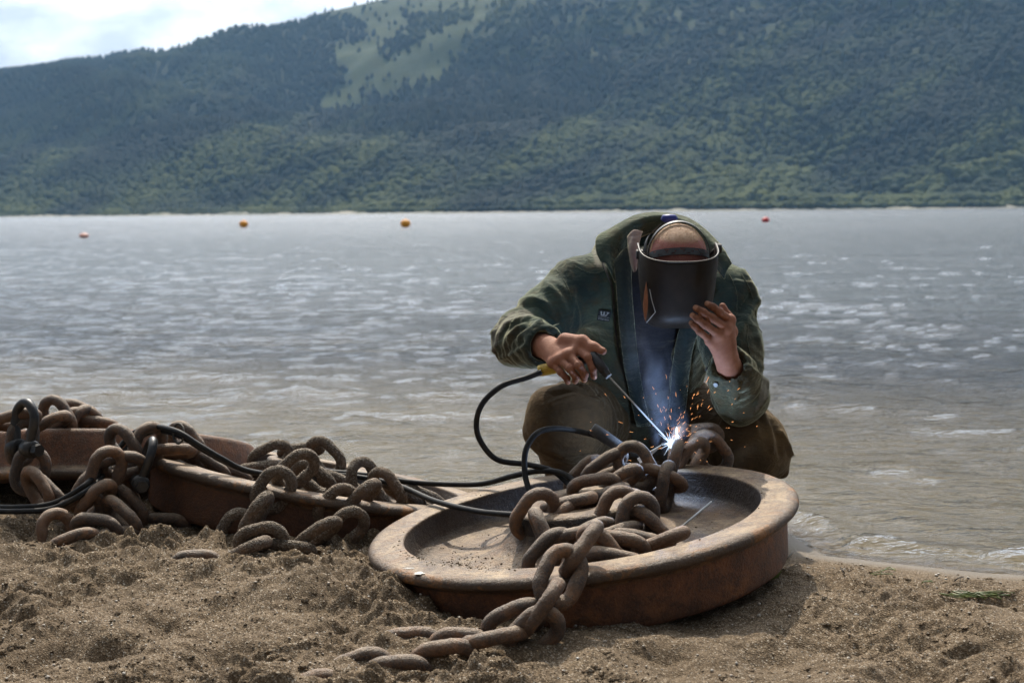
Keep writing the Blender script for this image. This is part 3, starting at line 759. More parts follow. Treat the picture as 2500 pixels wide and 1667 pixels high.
def frame(px, py, Y, ang, tilt, roll):
    a_, t_, r_ = R(ang), R(tilt), R(roll)
    a = (CR * math.cos(a_) + CU * math.sin(a_)) * math.cos(t_) + CT * math.sin(t_)
    b0 = -CR * math.sin(a_) + CU * math.cos(a_)
    n0 = a.cross(b0)
    b = b0 * math.cos(r_) + n0 * math.sin(r_); c = a.cross(b)
    p = W(px, py, Y)
    return Matrix(((a.x, b.x, c.x, p.x), (a.y, b.y, c.y, p.y), (a.z, b.z, c.z, p.z), (0, 0, 0, 1)))
def chain(label, links, style):
    e = empty('rusty_chain', W(*links[0][:3])); tag(e, label, 'chain', 'rusty chains lying over the rail wheels')
    for i, L in enumerate(links):
        me = LINKS[style if len(L) < 7 else L[6]][(i * 7 + 3) % 5]
        link_obj('link', me, None, e, frame(*L[:6]))
    return e
# px, py, depth, angle of the long axis, lean towards the viewer, roll (0 shows the hole, 90 shows the edge)
CHAIN_A = [
    # heap at the back, where the arc is struck
    (1734, 1106, 3.72, -52, -5, 18), (1706, 1072, 3.78, 8, 0, 35), (1686, 1122, 3.68, 58, 10, 50), (1660, 1094, 3.74, 80, 0, 60), (1643, 1134, 3.62, 76, 12, 82),
    (1625, 1190, 3.50, 82, 0, 70), (1616, 1166, 3.52, -20, 15, 68), (1572, 1184, 3.56, -6, 0, 60),
    (1552, 1140, 3.52, -62, 5, 12), (1476, 1138, 3.55, 36, 5, 62), (1432, 1166, 3.60, 46, 0, 35), (1512, 1178, 3.44, 42, 20, 62), (1452, 1192, 3.40, 8, 0, 48), (1500, 1172, 3.56, 20, 0, 50), (1475, 1212, 3.38, 25, 20, 75),
    # across the hub and into the dish
    (1389, 1226, 3.26, 14, 10, 84), (1306, 1256, 3.22, 57, 8, 22), (1366, 1272, 3.24, 52, 0, 74), (1328, 1308, 3.12, -66, 20, 82), (1338, 1352, 3.04, 48, 0, 42),
    (1388, 1320, 3.06, 12, 0, 62), (1440, 1312, 3.12, 28, 0, 50), (1497, 1308, 3.10, 20, 5, 70),
    (1505, 1256, 3.17, 66, 0, 14), (1556, 1272, 3.11, 82, 5, 16), (1552, 1290, 3.16, 86, 0, 84), (1588, 1294, 3.12, -46, 0, 60),
    (1613, 1322, 3.03, 25, 15, 78), (1560, 1326, 3.06, -14, 0, 62), (1512, 1338, 3.00, -8, 5, 46), (1470, 1346, 2.98, -52, 0, 50), (1440, 1352, 3.0, 30, 0, 60), (1505, 1366, 2.96, -12, 0, 70),
    # over the front rim and down into the sand
    (1419, 1338, 2.83, 52, -26, 84), (1369, 1408, 2.768, 64, -22, 10), (1322, 1482, 2.715, 55, 6, 86), (1303, 1549, 2.70, 48, 10, 22), (1256, 1517, 2.755, 24, 0, 40),
    (1208, 1558, 2.70, 13, 5, 76), (1128, 1584, 2.74, -4, 0, 28), (1086, 1608, 2.68, 8, 0, 40), (1004, 1584, 2.77, 4, 0, 24), (968, 1646, 2.64, 6, 0, 40), (878, 1640, 2.66, 20, 0, 30), (758, 1690, 2.58, 20, 0, 40)]
CHAIN_B = [
    (987, 1208, 3.86, -30, 0, 70, 'sandy'), (1032, 1220, 3.86, -22, 0, 55), (946, 1196, 3.76, -56, 0, 40), (886, 1176, 3.80, 96, 0, 42), (881, 1217, 3.62, 49, 15, 72),
    (822, 1236, 3.60, 47, 5, 28), (842, 1292, 3.53, 44, 0, 30), (776, 1303, 3.46, 36, 10, 70), (706, 1340, 3.42, -6, 0, 68), (638, 1322, 3.40, 14, 5, 22), (600, 1346, 3.34, 28, 10, 80),
    (575, 1302, 3.55, 62, 0, 24), (625, 1256, 3.50, 59, 8, 80), (668, 1196, 3.58, 57, 8, 14), (722, 1148, 3.66, 42, 0, 38), (768, 1168, 3.76, -38, 0, 44), (830, 1182, 3.86, -24, 0, 62),
    (793, 1117, 4.02, -46, 0, 18), (735, 1100, 4.06, 8, 0, 74), (661, 1116, 4.00, 27, 0, 38), (636, 1145, 3.98, 8, 0, 74)]
CHAIN_C = [
    (560, 1152, 3.90, -24, 0, 70), (512, 1138, 3.86, -34, 0, 60), (476, 1120, 3.86, -40, 0, 45), (455, 1082, 3.90, -52, 0, 30), (418, 1102, 3.78, 3, 0, 76), (360, 1090, 3.76, 70, 0, 40),
    (303, 1092, 3.74, -56, 0, 32), (300, 1138, 3.68, 15, 12, 48), (259, 1150, 3.63, 72, 6, 36), (216, 1198, 3.70, 60, 0, 60), (234, 1222, 3.60, 52, 10, 70), (196, 1246, 3.60, 34, 5, 24), (310, 1236, 3.66, -46, 0, 38), (298, 1262, 3.58, -40, 10, 50),
    (236, 1294, 3.52, -6, 5, 32), (141, 1306, 3.52, 102, 0, 34), (182, 1326, 3.47, 22, 0, 60), (282, 1312, 3.56, 10, 0, 66), (160, 1296, 3.6, 15, 0, 70), (404, 1288, 3.70, 0, 0, 40), (480, 1390, 3.30, 3, 0, 18), (306, 1190, 3.76, -62, 0, 60)]
CHAIN_D = [
    (120, 1200, 3.70, -45, 0, 60), (93, 1196, 3.68, -58, 5, 44), (74, 1150, 3.72, 76, 6, 10), (54, 1078, 3.78, 82, 0, 58), (40, 1024, 3.80, 16, 8, 70),
    (120, 1038, 3.92, 30, 8, 78), (141, 1020, 3.98, -58, 0, 22), (166, 1040, 4.02, 40, 0, 50), (199, 1016, 4.06, -24, 0, 40), (190, 1040, 4.03, 60, 0, 70), (232, 1033, 4.06, -8, 0, 74)]
chain('heavy rusty chain heaped in the front wheel and trailing over its rim into the sand', CHAIN_A, 'plain')
chain('sand crusted chain hanging in two loops over the middle wheel', CHAIN_B, 'sandy')
chain('rusty chain piled on the sand between the two left wheels, under the cables', CHAIN_C, 'plain')
chain('rusty chain hanging from the black shackle at the far left', CHAIN_D, 'plain')

# shackles: a bow, two eyes and a bolt
def tube(path, rad, nv=10, cap=True, name='tube', twist=None):
    P = np.array([tuple(p) for p in path], float); n = len(P)
    T = np.gradient(P, axis=0); T /= np.linalg.norm(T, axis=1, keepdims=True) + 1e-12
    ref = np.array([0.13, 0.21, 0.97]); N0 = np.cross(T[0], ref); N0 /= np.linalg.norm(N0)
    v = []; Ns = N0
    rads = np.full(n, rad) if np.isscalar(rad) else np.asarray(rad)
    for i in range(n):
        Ns = Ns - T[i] * Ns.dot(T[i]); Ns /= np.linalg.norm(Ns); Bs = np.cross(T[i], Ns)
        for k in range(nv):
            a = 2 * math.pi * k / nv
            v.append(P[i] + rads[i] * (Ns * math.cos(a) + Bs * math.sin(a)))
    f = [tuple(q) for q in grid_faces(n, nv, True)]
    if cap:
        f.append(tuple(range(nv))[::-1]); f.append(tuple(range((n - 1) * nv, n * nv)))
    return v, f
def join_np(parts):
    v, f, b = [], [], 0
    for vv, ff in parts:
        v += [tuple(p) for p in vv]; f += [tuple(int(i) + b for i in q) for q in ff]; b += len(vv)
    return v, f
def spline(pts, n=12, closed=False):
    P = [np.array(tuple(p), float) for p in pts]
    P = [2 * P[0] - P[1]] + P + [2 * P[-1] - P[-2]]; out = []
    for i in range(1, len(P) - 2):
        for t in np.linspace(0, 1, n, endpoint=False):
            a, b, c, d = P[i - 1:i + 3]
            out.append(0.5 * ((2 * b) + (-a + c) * t + (2 * a - 5 * b + 4 * c - d) * t * t + (-a + 3 * b - 3 * c + d) * t ** 3))
    out.append(P[-2]); return out
def shackle(fr, label, size=1.0):
    e = empty('bow_shackle'); e.matrix_basis = fr
    tag(e, label, 'shackle', 'black shackles joining the chains')
    h, w, d = 0.050 * size, 0.033 * size, 0.0112 * size
    path = [(w * 0.80, -h, 0), (w * 0.92, -h * .5, 0), (w * 1.1, 0, 0), (w * 1.05, h * .45, 0), (w * 0.62, h * .84, 0), (0, h, 0), (-w * 0.62, h * .84, 0), (-w * 1.05, h * .45, 0), (-w * 1.1, 0, 0), (-w * 0.92, -h * .5, 0), (-w * 0.80, -h, 0)]
    v, f = tube(spline(path, 5), d, 12); me = mesh_np('bow', v, f); link_obj('bow', me, SHACKLE_MAT, e, fr)
    for s in (-1, 1):
        v, f = tube([(s * w * .8 - 0.016 * size, -h * 1.15, 0), (s * w * .8 - 0.013 * size, -h * 1.15, 0), (s * w * .8 + 0.013 * size, -h * 1.15, 0), (s * w * .8 + 0.016 * size, -h * 1.15, 0)], [d * 1.6, d * 1.9, d * 1.9, d * 1.6], 20)
        link_obj('eye', mesh_np('eye', v, f), SHACKLE_MAT, e, fr)
    v, f = tube([(-w * 1.7, -h * 1.15, 0), (w * 1.6, -h * 1.15, 0)], d * 0.8, 14); link_obj('bolt', mesh_np('bolt', v, f), SHACKLE_MAT, e, fr)
    v, f = tube([(w * 1.45, -h * 1.15, 0), (w * 1.95, -h * 1.15, 0)], d * 1.35, 6); link_obj('nut', mesh_np('nut', v, f, False), SHACKLE_MAT, e, fr)
    return e
shackle(frame(60, 1034, 3.735, -4, 36, 0), 'black bow shackle on top of the upturned wheel at the far left', 1.12)
shackle(frame(358, 1122, 3.685, -18, 68, 0), 'dark bow shackle hanging by the edge of the middle wheel, under the cables', 1.05)

# ================================================================== cables
def cable(name, pts, rad, label, mat, n=14, cat='cable', group=None):
    v, f = tube(spline([W(*p) for p in pts], n), rad, 10)
    o = link_obj(name, mesh_np(name, v, f), mat); tag(o, label, cat, group); return o
cable('welding_cable', [(-60, 1236, 3.62), (40, 1238, 3.60), (130, 1228, 3.60), (205, 1186, 3.575), (240, 1150, 3.66), (280, 1105, 3.84), (325, 1058, 3.86), (375, 1042, 3.78), (430, 1052, 3.68), (480, 1082, 3.66), (540, 1118, 3.66), (600, 1148, 3.70), (680, 1158, 3.78), (790, 1152, 3.86),
    (900, 1160, 3.88), (1000, 1176, 3.84), (1100, 1182, 3.78), (1180, 1180, 3.72), (1250, 1162, 3.66), (1310, 1150, 3.62), (1365, 1152, 3.58), (1398, 1172, 3.55), (1402, 1192, 3.52), (1385, 1178, 3.57), (1350, 1150, 3.60), (1290, 1134, 3.62), (1215, 1122, 3.63), (1175, 1080, 3.62), (1163, 1035, 3.61), (1178, 985, 3.60), (1225, 942, 3.60), (1285, 922, 3.615), (1322, 908, 3.62)],
    0.0075, 'long black welding lead looping up to the yellow electrode holder', RUBBER)
cable('earth_cable', [(-60, 1246, 3.60), (40, 1248, 3.58), (130, 1240, 3.58), (212, 1198, 3.565), (250, 1160, 3.68), (290, 1116, 3.84), (335, 1071, 3.86), (385, 1052, 3.79), (440, 1064, 3.69), (500, 1100, 3.675), (560, 1132, 3.69), (620, 1152, 3.73), (700, 1160, 3.80), (800, 1158, 3.86),
    (900, 1168, 3.86), (980, 1188, 3.76), (1060, 1222, 3.60), (1150, 1245, 3.45), (1220, 1254, 3.36), (1280, 1256, 3.32), (1318, 1248, 3.40), (1306, 1222, 3.50), (1290, 1190, 3.54), (1281, 1150, 3.56), (1284, 1098, 3.57), (1310, 1058, 3.58), (1350, 1046, 3.60), (1400, 1050, 3.63), (1450, 1062, 3.65), (1480, 1074, 3.66)],
    0.0075, 'black earth lead arching to the grounding clamp behind the chain heap', RUBBER)
v, f = tube(spline([W(436 + 13 * math.cos(a), 1058 + 24 * math.sin(a), 3.685 - 0.016 * math.sin(a + .9)) for a in np.linspace(0, 6.28, 12)], 4), 0.003, 8)
tag(link_obj('cable_tie', mesh_np('cable_tie', v, f), DUSTY_RUBBER), 'thin tie binding the two cables over the middle wheel', 'cable tie')

# earth clamp
fr = frame(1494, 1078, 3.64, -34, 0, 0)
e = empty('earth_clamp'); e.matrix_basis = fr; tag(e, 'grey grounding clamp with a bright blade tip behind the chain heap', 'earth clamp')
m = M('worn_grey_grip'); m.bsdf(Base_Color=m.ramp(m.noise(35, 4), (0.4, (0.028, 0.028, 0.03)), (0.7, (0.075, 0.07, 0.065))), Roughness=0.6, Normal=m.bump(m.noise(90, 3), 0.4, 0.002))
v, f = tube([(-.062, 0, 0), (-.059, 0, 0), (-.02, 0, 0), (.03, 0, 0), (.05, 0, 0)], [.014, .0165, .0165, .015, .010], 16); link_obj('grip', mesh_np('grip', v, f), m.m, e, fr)
m = M('bright_steel'); m.bsdf(Base_Color=(0.55, 0.56, 0.56), Metallic=0.9, Roughness=m.ramp(m.noise(60, 3), (0.3, 0.25), (0.7, 0.5)))
STEEL = m.m
fr2 = frame(1588, 1108, 3.58, 32, 0, 25)
v = [(-.035, -.013, -.0015), (.034, .004, -.0015), (.034, .006, -.0015), (-.035, .009, -.0015), (-.035, -.013, .0015), (.034, .004, .0015), (.034, .006, .0015), (-.035, .009, .0015)]
f = [(3, 2, 1, 0), (4, 5, 6, 7), (0, 1, 5, 4), (1, 2, 6, 5), (2, 3, 7, 6), (3, 0, 4, 7)]
link_obj('blade', mesh_np('blade', v, f, False), STEEL, e, fr2)
v, f = tube([W(1518, 1094, 3.64), W(1545, 1108, 3.62), W(1568, 1116, 3.595)], [.008, .007, .006], 10); link_obj('jaw', mesh_np('jaw', v, f), SHACKLE_MAT, e)

# spent electrode stub on the dish
m = M('grey_flux'); m.bsdf(Base_Color=m.ramp(m.noise(60, 3), (0.3, (0.24, 0.24, 0.23)), (0.7, (0.34, 0.34, 0.33))), Roughness=0.75)
FLUX = m.m
e = empty('electrode_stub', W(1700, 1255, 3.24)); tag(e, 'grey welding electrode with a burnt tip lying in the dish of the front wheel', 'electrode')
a, b = W(1655, 1293, 3.13), W(1741, 1221, 3.34)
v, f = tube([a, a.lerp(b, .95)], 0.0026, 10); link_obj('flux_coat', mesh_np('flux_coat', v, f), FLUX, e)
v, f = tube([a.lerp(b, .95), b], [0.0026, .0018], 10); link_obj('burnt_tip', mesh_np('burnt_tip', v, f), SHACKLE_MAT, e)
# ================================================================== the welder
class Field:
    """a signed distance field on a grid, turned into one continuous skin"""
    def __init__(s, lo, hi, h):
        s.lo = np.array(lo, float); s.h = h
        s.n = np.ceil((np.array(hi) - s.lo) / h).astype(int) + 1
        s.ax = [s.lo[i] + h * np.arange(s.n[i]) for i in range(3)]
        s.d = np.full(tuple(s.n), 0.08, dtype=np.float32)
    def _sub(s, lo, hi):
        a = np.clip(np.floor((np.array(lo) - s.lo) / s.h).astype(int), 0, s.n - 1)
        b = np.clip(np.ceil((np.array(hi) - s.lo) / s.h).astype(int) + 1, 1, s.n)
        sl = tuple(slice(a[i], b[i]) for i in range(3))
        X, Y, Z = np.meshgrid(*(s.ax[i][sl[i]] for i in range(3)), indexing='ij', sparse=True)
        return sl, X, Y, Z
    def _comb(s, sl, dn, k, op):
        d0 = s.d[sl]
        if op == 'sub':
            d0_, dn_ = -d0, dn
        else:
            d0_, dn_ = d0, dn
        if k > 0:
            hh = np.maximum(k - np.abs(d0_ - dn_), 0) / k
            r = np.minimum(d0_, dn_) - hh * hh * k * 0.25
        else:
            r = np.minimum(d0_, dn_)
        s.d[sl] = -r if op == 'sub' else r
    def cone(s, a, b, ra, rb, k=0.02, op='add', flat=None):
        a = np.array(tuple(a)); b = np.array(tuple(b)); m_ = max(ra, rb) + k + 0.03
        sl, X, Y, Z = s._sub(np.minimum(a, b) - m_, np.maximum(a, b) + m_)
        e = b - a; L2 = max((e ** 2).sum(), 1e-9)
        t = np.clip(((X - a[0]) * e[0] + (Y - a[1]) * e[1] + (Z - a[2]) * e[2]) / L2, 0, 1)
        d = np.sqrt((X - a[0] - t * e[0]) ** 2 + (Y - a[1] - t * e[1]) ** 2 + (Z - a[2] - t * e[2]) ** 2) - (ra + (rb - ra) * t)
        s._comb(sl, d, k, op)
    def chain(s, pts, rads, k=0.02):
        for i in range(len(pts) - 1):
            s.cone(pts[i], pts[i + 1], rads[i], rads[i + 1], k)
    def ell(s, c, rad, k=0.02, rot=None, op='add'):
        c = np.array(tuple(c)); rad = np.array(rad, float); m_ = rad.max() + k + 0.03
        sl, X, Y, Z = s._sub(c - m_, c + m_)
        x, y, z = X - c[0], Y - c[1], Z - c[2]
        if rot is not None:
            Rm = np.array(rot.transposed())
            x, y, z = (Rm[0, 0] * x + Rm[0, 1] * y + Rm[0, 2] * z), (Rm[1, 0] * x + Rm[1, 1] * y + Rm[1, 2] * z), (Rm[2, 0] * x + Rm[2, 1] * y + Rm[2, 2] * z)
        k0 = np.sqrt((x / rad[0]) ** 2 + (y / rad[1]) ** 2 + (z / rad[2]) ** 2)
        k1 = np.sqrt((x / rad[0] ** 2) ** 2 + (y / rad[1] ** 2) ** 2 + (z / rad[2] ** 2) ** 2) + 1e-9
        s._comb(sl, k0 * (k0 - 1) / k1, k, op)
    def mesh(s):
        d = s.d; ins = d < 0
        c = np.zeros(tuple(np.array(d.shape) - 1), np.int8)
        for a in (0, 1):
            for b in (0, 1):
                for e in (0, 1):
                    c += ins[a:a + c.shape[0], b:b + c.shape[1], e:e + c.shape[2]]
        act = (c > 0) & (c < 8)
        idx = -np.ones(act.shape, np.int64); I, J, K = np.nonzero(act); idx[I, J, K] = np.arange(len(I))
        acc = np.zeros((len(I), 3)); cnt = np.zeros(len(I))
        corners = [(a, b, e) for a in (0, 1) for b in (0, 1) for e in (0, 1)]
        for p in corners:
            for ax in range(3):
                if p[ax] == 0:
                    q = list(p); q[ax] = 1
                    d0 = d[I + p[0], J + p[1], K + p[2]]; d1 = d[I + q[0], J + q[1], K + q[2]]
                    cr_ = (d0 < 0) != (d1 < 0)
                    t = np.where(cr_, d0 / np.where(cr_, d0 - d1, 1), 0)
                    pos = np.array(p, float)[None, :].repeat(len(I), 0); pos[:, ax] += t
                    acc += np.where(cr_[:, None], pos, 0); cnt += cr_
        V = s.lo + s.h * (np.stack([I, J, K], -1) + acc / np.maximum(cnt, 1)[:, None])
        F = []
        for ax in range(3):
            u, w = [(1, 2), (2, 0), (0, 1)][ax]
            n = list(d.shape); n[ax] -= 1
            sl0 = [slice(None)] * 3; sl1 = [slice(None)] * 3
            sl0[ax] = slice(0, -1); sl1[ax] = slice(1, None)
            e0 = ins[tuple(sl0)]; e1 = ins[tuple(sl1)]
            P = np.argwhere(e0 != e1)
            P = P[(P[:, u] > 0) & (P[:, w] > 0) & (P[:, u] < d.shape[u] - 1) & (P[:, w] < d.shape[w] - 1)]
            flip = e0[P[:, 0], P[:, 1], P[:, 2]]
            def at(du, dw):
                Q = P.copy(); Q[:, u] -= du; Q[:, w] -= dw
                return idx[Q[:, 0], Q[:, 1], Q[:, 2]]
            q = np.stack([at(1, 1), at(0, 1), at(0, 0), at(1, 0)], -1)
            q = np.where(flip[:, None], q, q[:, ::-1])
            F.append(q)
        F = np.concatenate(F); F = F[(F >= 0).all(1)]
        return V, F
def relax(V, F, it=2, lam=0.5):
    for _ in range(it):
        s = np.zeros_like(V); c = np.zeros(len(V))
        for a, b in ((0, 1), (1, 2), (2, 3), (3, 0)):
            np.add.at(s, F[:, a], V[F[:, b]]); np.add.at(c, F[:, a], 1)
            np.add.at(s, F[:, b], V[F[:, a]]); np.add.at(c, F[:, b], 1)
        V = V + lam * (s / np.maximum(c, 1)[:, None] - V)
    return V
def vnormals(V, F):
    n = np.cross(V[F[:, 2]] - V[F[:, 0]], V[F[:, 3]] - V[F[:, 1]])
    s = np.zeros_like(V)
    for k in range(4): np.add.at(s, F[:, k], n)
    return s / (np.linalg.norm(s, axis=1, keepdims=True) + 1e-12)
_CRn, _CUn, _fn = np.array(CR), np.array(CU), np.array(_f)
def project(V):
    q = V - np.array([0, 0, CAM_H]); dz = q @ _fn
    return CXP + FPX * (q @ _CRn) / dz, CYP - FPX * (q @ _CUn) / dz
def poly_dist(px, py, line):
    best = np.full(px.shape, 1e9)
    for (ax, ay), (bx, by) in zip(line[:-1], line[1:]):
        ex, ey = bx - ax, by - ay
        t = np.clip(((px - ax) * ex + (py - ay) * ey) / (ex * ex + ey * ey), 0, 1)
        best = np.minimum(best, np.hypot(px - ax - t * ex, py - ay - t * ey))
    return best
def folds(V, F, lines, px_m=950):
    """raise or press creases along lines seen on the side of the cloth that faces the viewer"""
    N = vnormals(V, F); px, py = project(V)
    face = np.clip(-(N @ _fn) * 2.0 + 0.4, 0, 1)
    d = np.zeros(len(V))
    for amp, wid, line in lines:
        q = poly_dist(px, py, line) / (wid * px_m)
        d += 1.2 * amp * np.exp(-q * q)
    return V + N * (d * face)[:, None]

# ---- joints
Lsh, Lel, Lwr = W(1420, 707, 4.04), W(1262, 830, 3.90), W(1332, 846, 3.71)      # the arm holding the electrode
Rsh, Rel, Rwr = W(1762, 724, 4.04), W(1806, 958, 3.88), W(1776, 884, 3.745)     # the arm holding the mask
Pel, Mid, Che = W(1540, 1010, 4.34), W(1555, 870, 4.24), W(1580, 730, 4.12)
Lhip, Lkn, Lan = W(1470, 1020, 4.30), W(1384, 1032, 3.93), W(1400, 1195, 4.16)
Rhip, Rkn, Ran = W(1640, 1020, 4.30), W(1824, 1094, 3.93), W(1740, 1195, 4.16)
Hd = W(1656, 628, 3.83)
tilt_h = R(32)
Fd = Vector((0, -math.cos(tilt_h), -math.sin(tilt_h)))                           # where the face looks
Ud = Vector((0, -math.sin(tilt_h), math.cos(tilt_h)))
Xd = Vector((1, 0, 0))
HR = Matrix(((Xd.x, -Fd.x, Ud.x), (Xd.y, -Fd.y, Ud.y), (Xd.z, -Fd.z, Ud.z)))

person = empty('person', (Mid.x, Mid.y, 0.0))
tag(person, 'person crouching in a green work jacket, head bowed, welding a chain at the water', 'person')

# ---- skin
fb = Field((-0.10, 3.40, -0.10), (0.90, 4.62, 0.92), 0.0075)
fb.ell(Hd, (.077, .096, .088), .02, HR)
fb.ell(Hd + Fd * .030 - Ud * .055, (.062, .070, .075), .03, HR)
fb.cone(Hd + Fd * .052 - Ud * .088, Hd + Fd * .060 - Ud * .100, .032, .028, .03)
fb.cone(Hd + Fd * .088 - Ud * .018, Hd + Fd * .118 - Ud * .058, .009, .014, .012)
for s in (-1, 1):
    fb.ell(Hd + Xd * s * .077 - Ud * .035 + Fd * .002, (.010, .022, .032), .008, HR)
    fb.ell(Hd + Xd * s * .033 + Fd * .090 - Ud * .022, (.014, .010, .009), .008, HR, 'sub')
fb.cone(Hd - Ud * .07 - Fd * .03, W(1610, 700, 4.06), .058, .072, .03)
fb.chain([Che, Mid, Pel], [.135, .13, .13], .05)
fb.cone(Lsh, Rsh, .06, .06, .05)
fb.chain([Lsh, Lel, Lwr], [.055, .045, .033], .02); fb.chain([Rsh, Rel, Rwr], [.055, .045, .033], .02)
fb.chain([Pel, Lhip, Lkn, Lan], [.11, .09, .06, .04], .03); fb.chain([Pel, Rhip, Rkn, Ran], [.11, .09, .06, .04], .03)
bV, bF = fb.mesh(); bV = relax(bV, bF, 2)

def hand(wrist, fore, knuckles, fingers, thumb, lo, hi, k=0.0065):
    f = Field(lo, hi, 0.0021)
    f.cone(fore, wrist, .037, .0305, .02)
    for i, kn in enumerate(knuckles):
        b = wrist.lerp(kn, .18)
        f.cone(b, kn, .0225, .0135 if i in (0, 1) else .0125, .016)
    for a, b in zip(knuckles[:-1], knuckles[1:]):
        f.cone(a, b, .0125, .0125, .010)
    for pts, r0 in fingers:
        rr = [r0 * 1.10, r0 * 1.06, r0 * .97, r0 * .86]
        f2 = Field(lo, hi, 0.0021)
        f2.chain(pts, rr, .003)
        f2.ell(pts[1], (r0 * 1.13,) * 3, .004); f2.ell(pts[2], (r0 * 1.0,) * 3, .004)
        f._comb((slice(None),) * 3, f2.d, k * .35, 'add')
        f.ell(pts[0], (r0 * 1.32,) * 3, .008)
    f.chain(thumb, [.021, .0145, .0118, .0095], .012)
    V, F = f.mesh(); return relax(V, F, 1, .4), F
P = W
rK = [P(1410, 852, 3.615), P(1389, 866, 3.607), P(1368, 877, 3.612), P(1350, 886, 3.628)]
rFing = [([rK[0], P(1436, 873, 3.578), P(1447, 900, 3.575), P(1450, 919, 3.588)], .0100),
         ([rK[1], P(1413, 892, 3.572), P(1427, 914, 3.578), P(1426, 926, 3.595)], .0103),
         ([rK[2], P(1391, 900, 3.578), P(1406, 920, 3.588), P(1404, 930, 3.605)], .0098),
         ([rK[3], P(1369, 908, 3.598), P(1384, 924, 3.608), P(1386, 932, 3.622)], .0088)]
rThumb = [P(1380, 832, 3.655), P(1422, 833, 3.618), P(1450, 848, 3.592), P(1472, 857, 3.578)]
hv1, hf1 = hand(Lwr, Lwr + (Lel - Lwr).normalized() * .07, rK, rFing, rThumb, (0.02, 3.52, .36), (.27, 3.84, .60))
lK = [P(1782, 781, 3.690), P(1772, 799, 3.678), P(1753, 815, 3.674), P(1733, 831, 3.680)]
lFing = [([lK[0], P(1757, 762, 3.652), P(1741, 750, 3.648), P(1727, 742, 3.655)], .0098),
         ([lK[1], P(1737, 776, 3.640), P(1716, 762, 3.634), P(1699, 752, 3.642)], .0102),
         ([lK[2], P(1722, 793, 3.640), P(1704, 779, 3.636), P(1691, 770, 3.644)], .0097),
         ([lK[3], P(1708, 809, 3.648), P(1696, 796, 3.646), P(1688, 788, 3.654)], .0086)]
lThumb = [P(1772, 850, 3.735), P(1786, 810, 3.745), P(1778, 775, 3.742), P(1764, 748, 3.738)]
hv2, hf2 = hand(Rwr, P(1796, 925, 3.815), lK, lFing, lThumb, (.42, 3.56, .36), (.70, 3.90, .66))
# knuckle creases
def crease(V, F, fing):
    N = vnormals(V, F)
    d = np.zeros(len(V))
    for pts, r0 in fing:
        for j in (1, 2):
            ax = np.array((pts[j + 1] - pts[j - 1]).normalized()); q = V - np.array(pts[j])
            t = q @ ax; near = np.linalg.norm(q, axis=1) < r0 * 1.9
            d -= near * (0.0007 * (np.exp(-((t - .0018) / .0010) ** 2) + np.exp(-((t + .0022) / .0010) ** 2)))
    return V + N * d[:, None]
hv1 = crease(hv1, hf1, rFing); hv2 = crease(hv2, hf2, lFing)
AV = np.concatenate([bV, hv1, hv2]); AF = np.concatenate([bF, hf1 + len(bV), hf2 + len(bV) + len(hv1)])
me = mesh_np('body', AV, AF)
# dirt on the fingers, nails, stubble
AN = vnormals(AV, AF)
dirt = np.zeros(len(AV)); nail = np.zeros(len(AV))
for pts, r0 in rFing + lFing:
    tip = np.array(pts[3]); ax = np.array((pts[3] - pts[2]).normalized())
    dd = np.linalg.norm(AV - tip, axis=1); dirt = np.maximum(dirt, 1 - .75 * sstep(.010, .085, dd))
    up_ = -_fn - ax * (-_fn @ ax); up_ /= np.linalg.norm(up_)
    c0 = tip + up_ * r0 * .8 + ax * .001
    q = AV - c0; t = q @ ax; s_ = np.linalg.norm(q - t[:, None] * ax - (q @ up_)[:, None] * up_, axis=1)
    inside_ = ((t / .0062) ** 4 + (s_ / (r0 * .62)) ** 4 < 1) & ((AV - tip) @ up_ > r0 * .35) & (dd < .02)
    nail = np.maximum(nail, inside_ * 1.0)
hq = AV - np.array(Hd); hl = np.stack([hq @ np.array(Xd), hq @ np.array(Fd), hq @ np.array(Ud)], -1)
hair = (np.linalg.norm(hq, axis=1) < .13) * sstep(-.004, .010, hl[:, 2] - .056 - .02 * hl[:, 1] / .05 + .0)
hair = np.maximum(hair, (np.linalg.norm(hq, axis=1) < .13) * sstep(.0, -.02, hl[:, 1]) * sstep(-.03, 0, hl[:, 2]))
for nm, vals in (('dirt', dirt), ('nail', nail), ('hair', hair), ('flush', (np.linalg.norm(hq, axis=1) < .16) * 1.0)):
    add_attr(me, nm, vals)
m = M('skin')
at = lambda nme: m.n('Attribute', {'attribute_name': nme}).outputs['Fac']
c = m.ramp(m.noise(28, 5, 0.6), (0.3, (0.25, 0.098, 0.058)), (0.7, (0.36, 0.170, 0.105)))
c = m.mix(m.math('MULTIPLY', m.ramp(m.noise(90, 4, .7), (0.42, 0.0), (0.66, 1.0)), 0.45), c, (0.30, 0.12, 0.075))
dn = m.math('MULTIPLY', at('dirt'), m.ramp(m.noise(70, 4, 0.7), (0.32, 0.35), (0.6, 1.0)))
c = m.mix(m.math('MULTIPLY', dn, 0.9), c, (0.135, 0.050, 0.021))
c = m.mix(m.math('MULTIPLY', at('nail'), 0.7), c, (0.40, 0.20, 0.12))
c = m.mix(m.math('MULTIPLY', at('flush'), 0.85), c, (0.27, 0.090, 0.075))
c = m.mix(m.math('MULTIPLY', at('hair'), m.ramp(m.noise(330, 2, .7), (0.3, 0.45), (0.6, 0.85))), c, (0.40, 0.29, 0.18))
b = m.bsdf(Base_Color=c, Roughness=m.math('SUBTRACT', 0.70, m.math('MULTIPLY', at('nail'), 0.2)), Normal=m.bump(m.math('ADD', m.noise(240, 3, .7), m.math('MULTIPLY', m.noise(600, 2), at('hair'))), 0.7, 0.0022))
b.inputs['Specular IOR Level'].default_value = 0.32
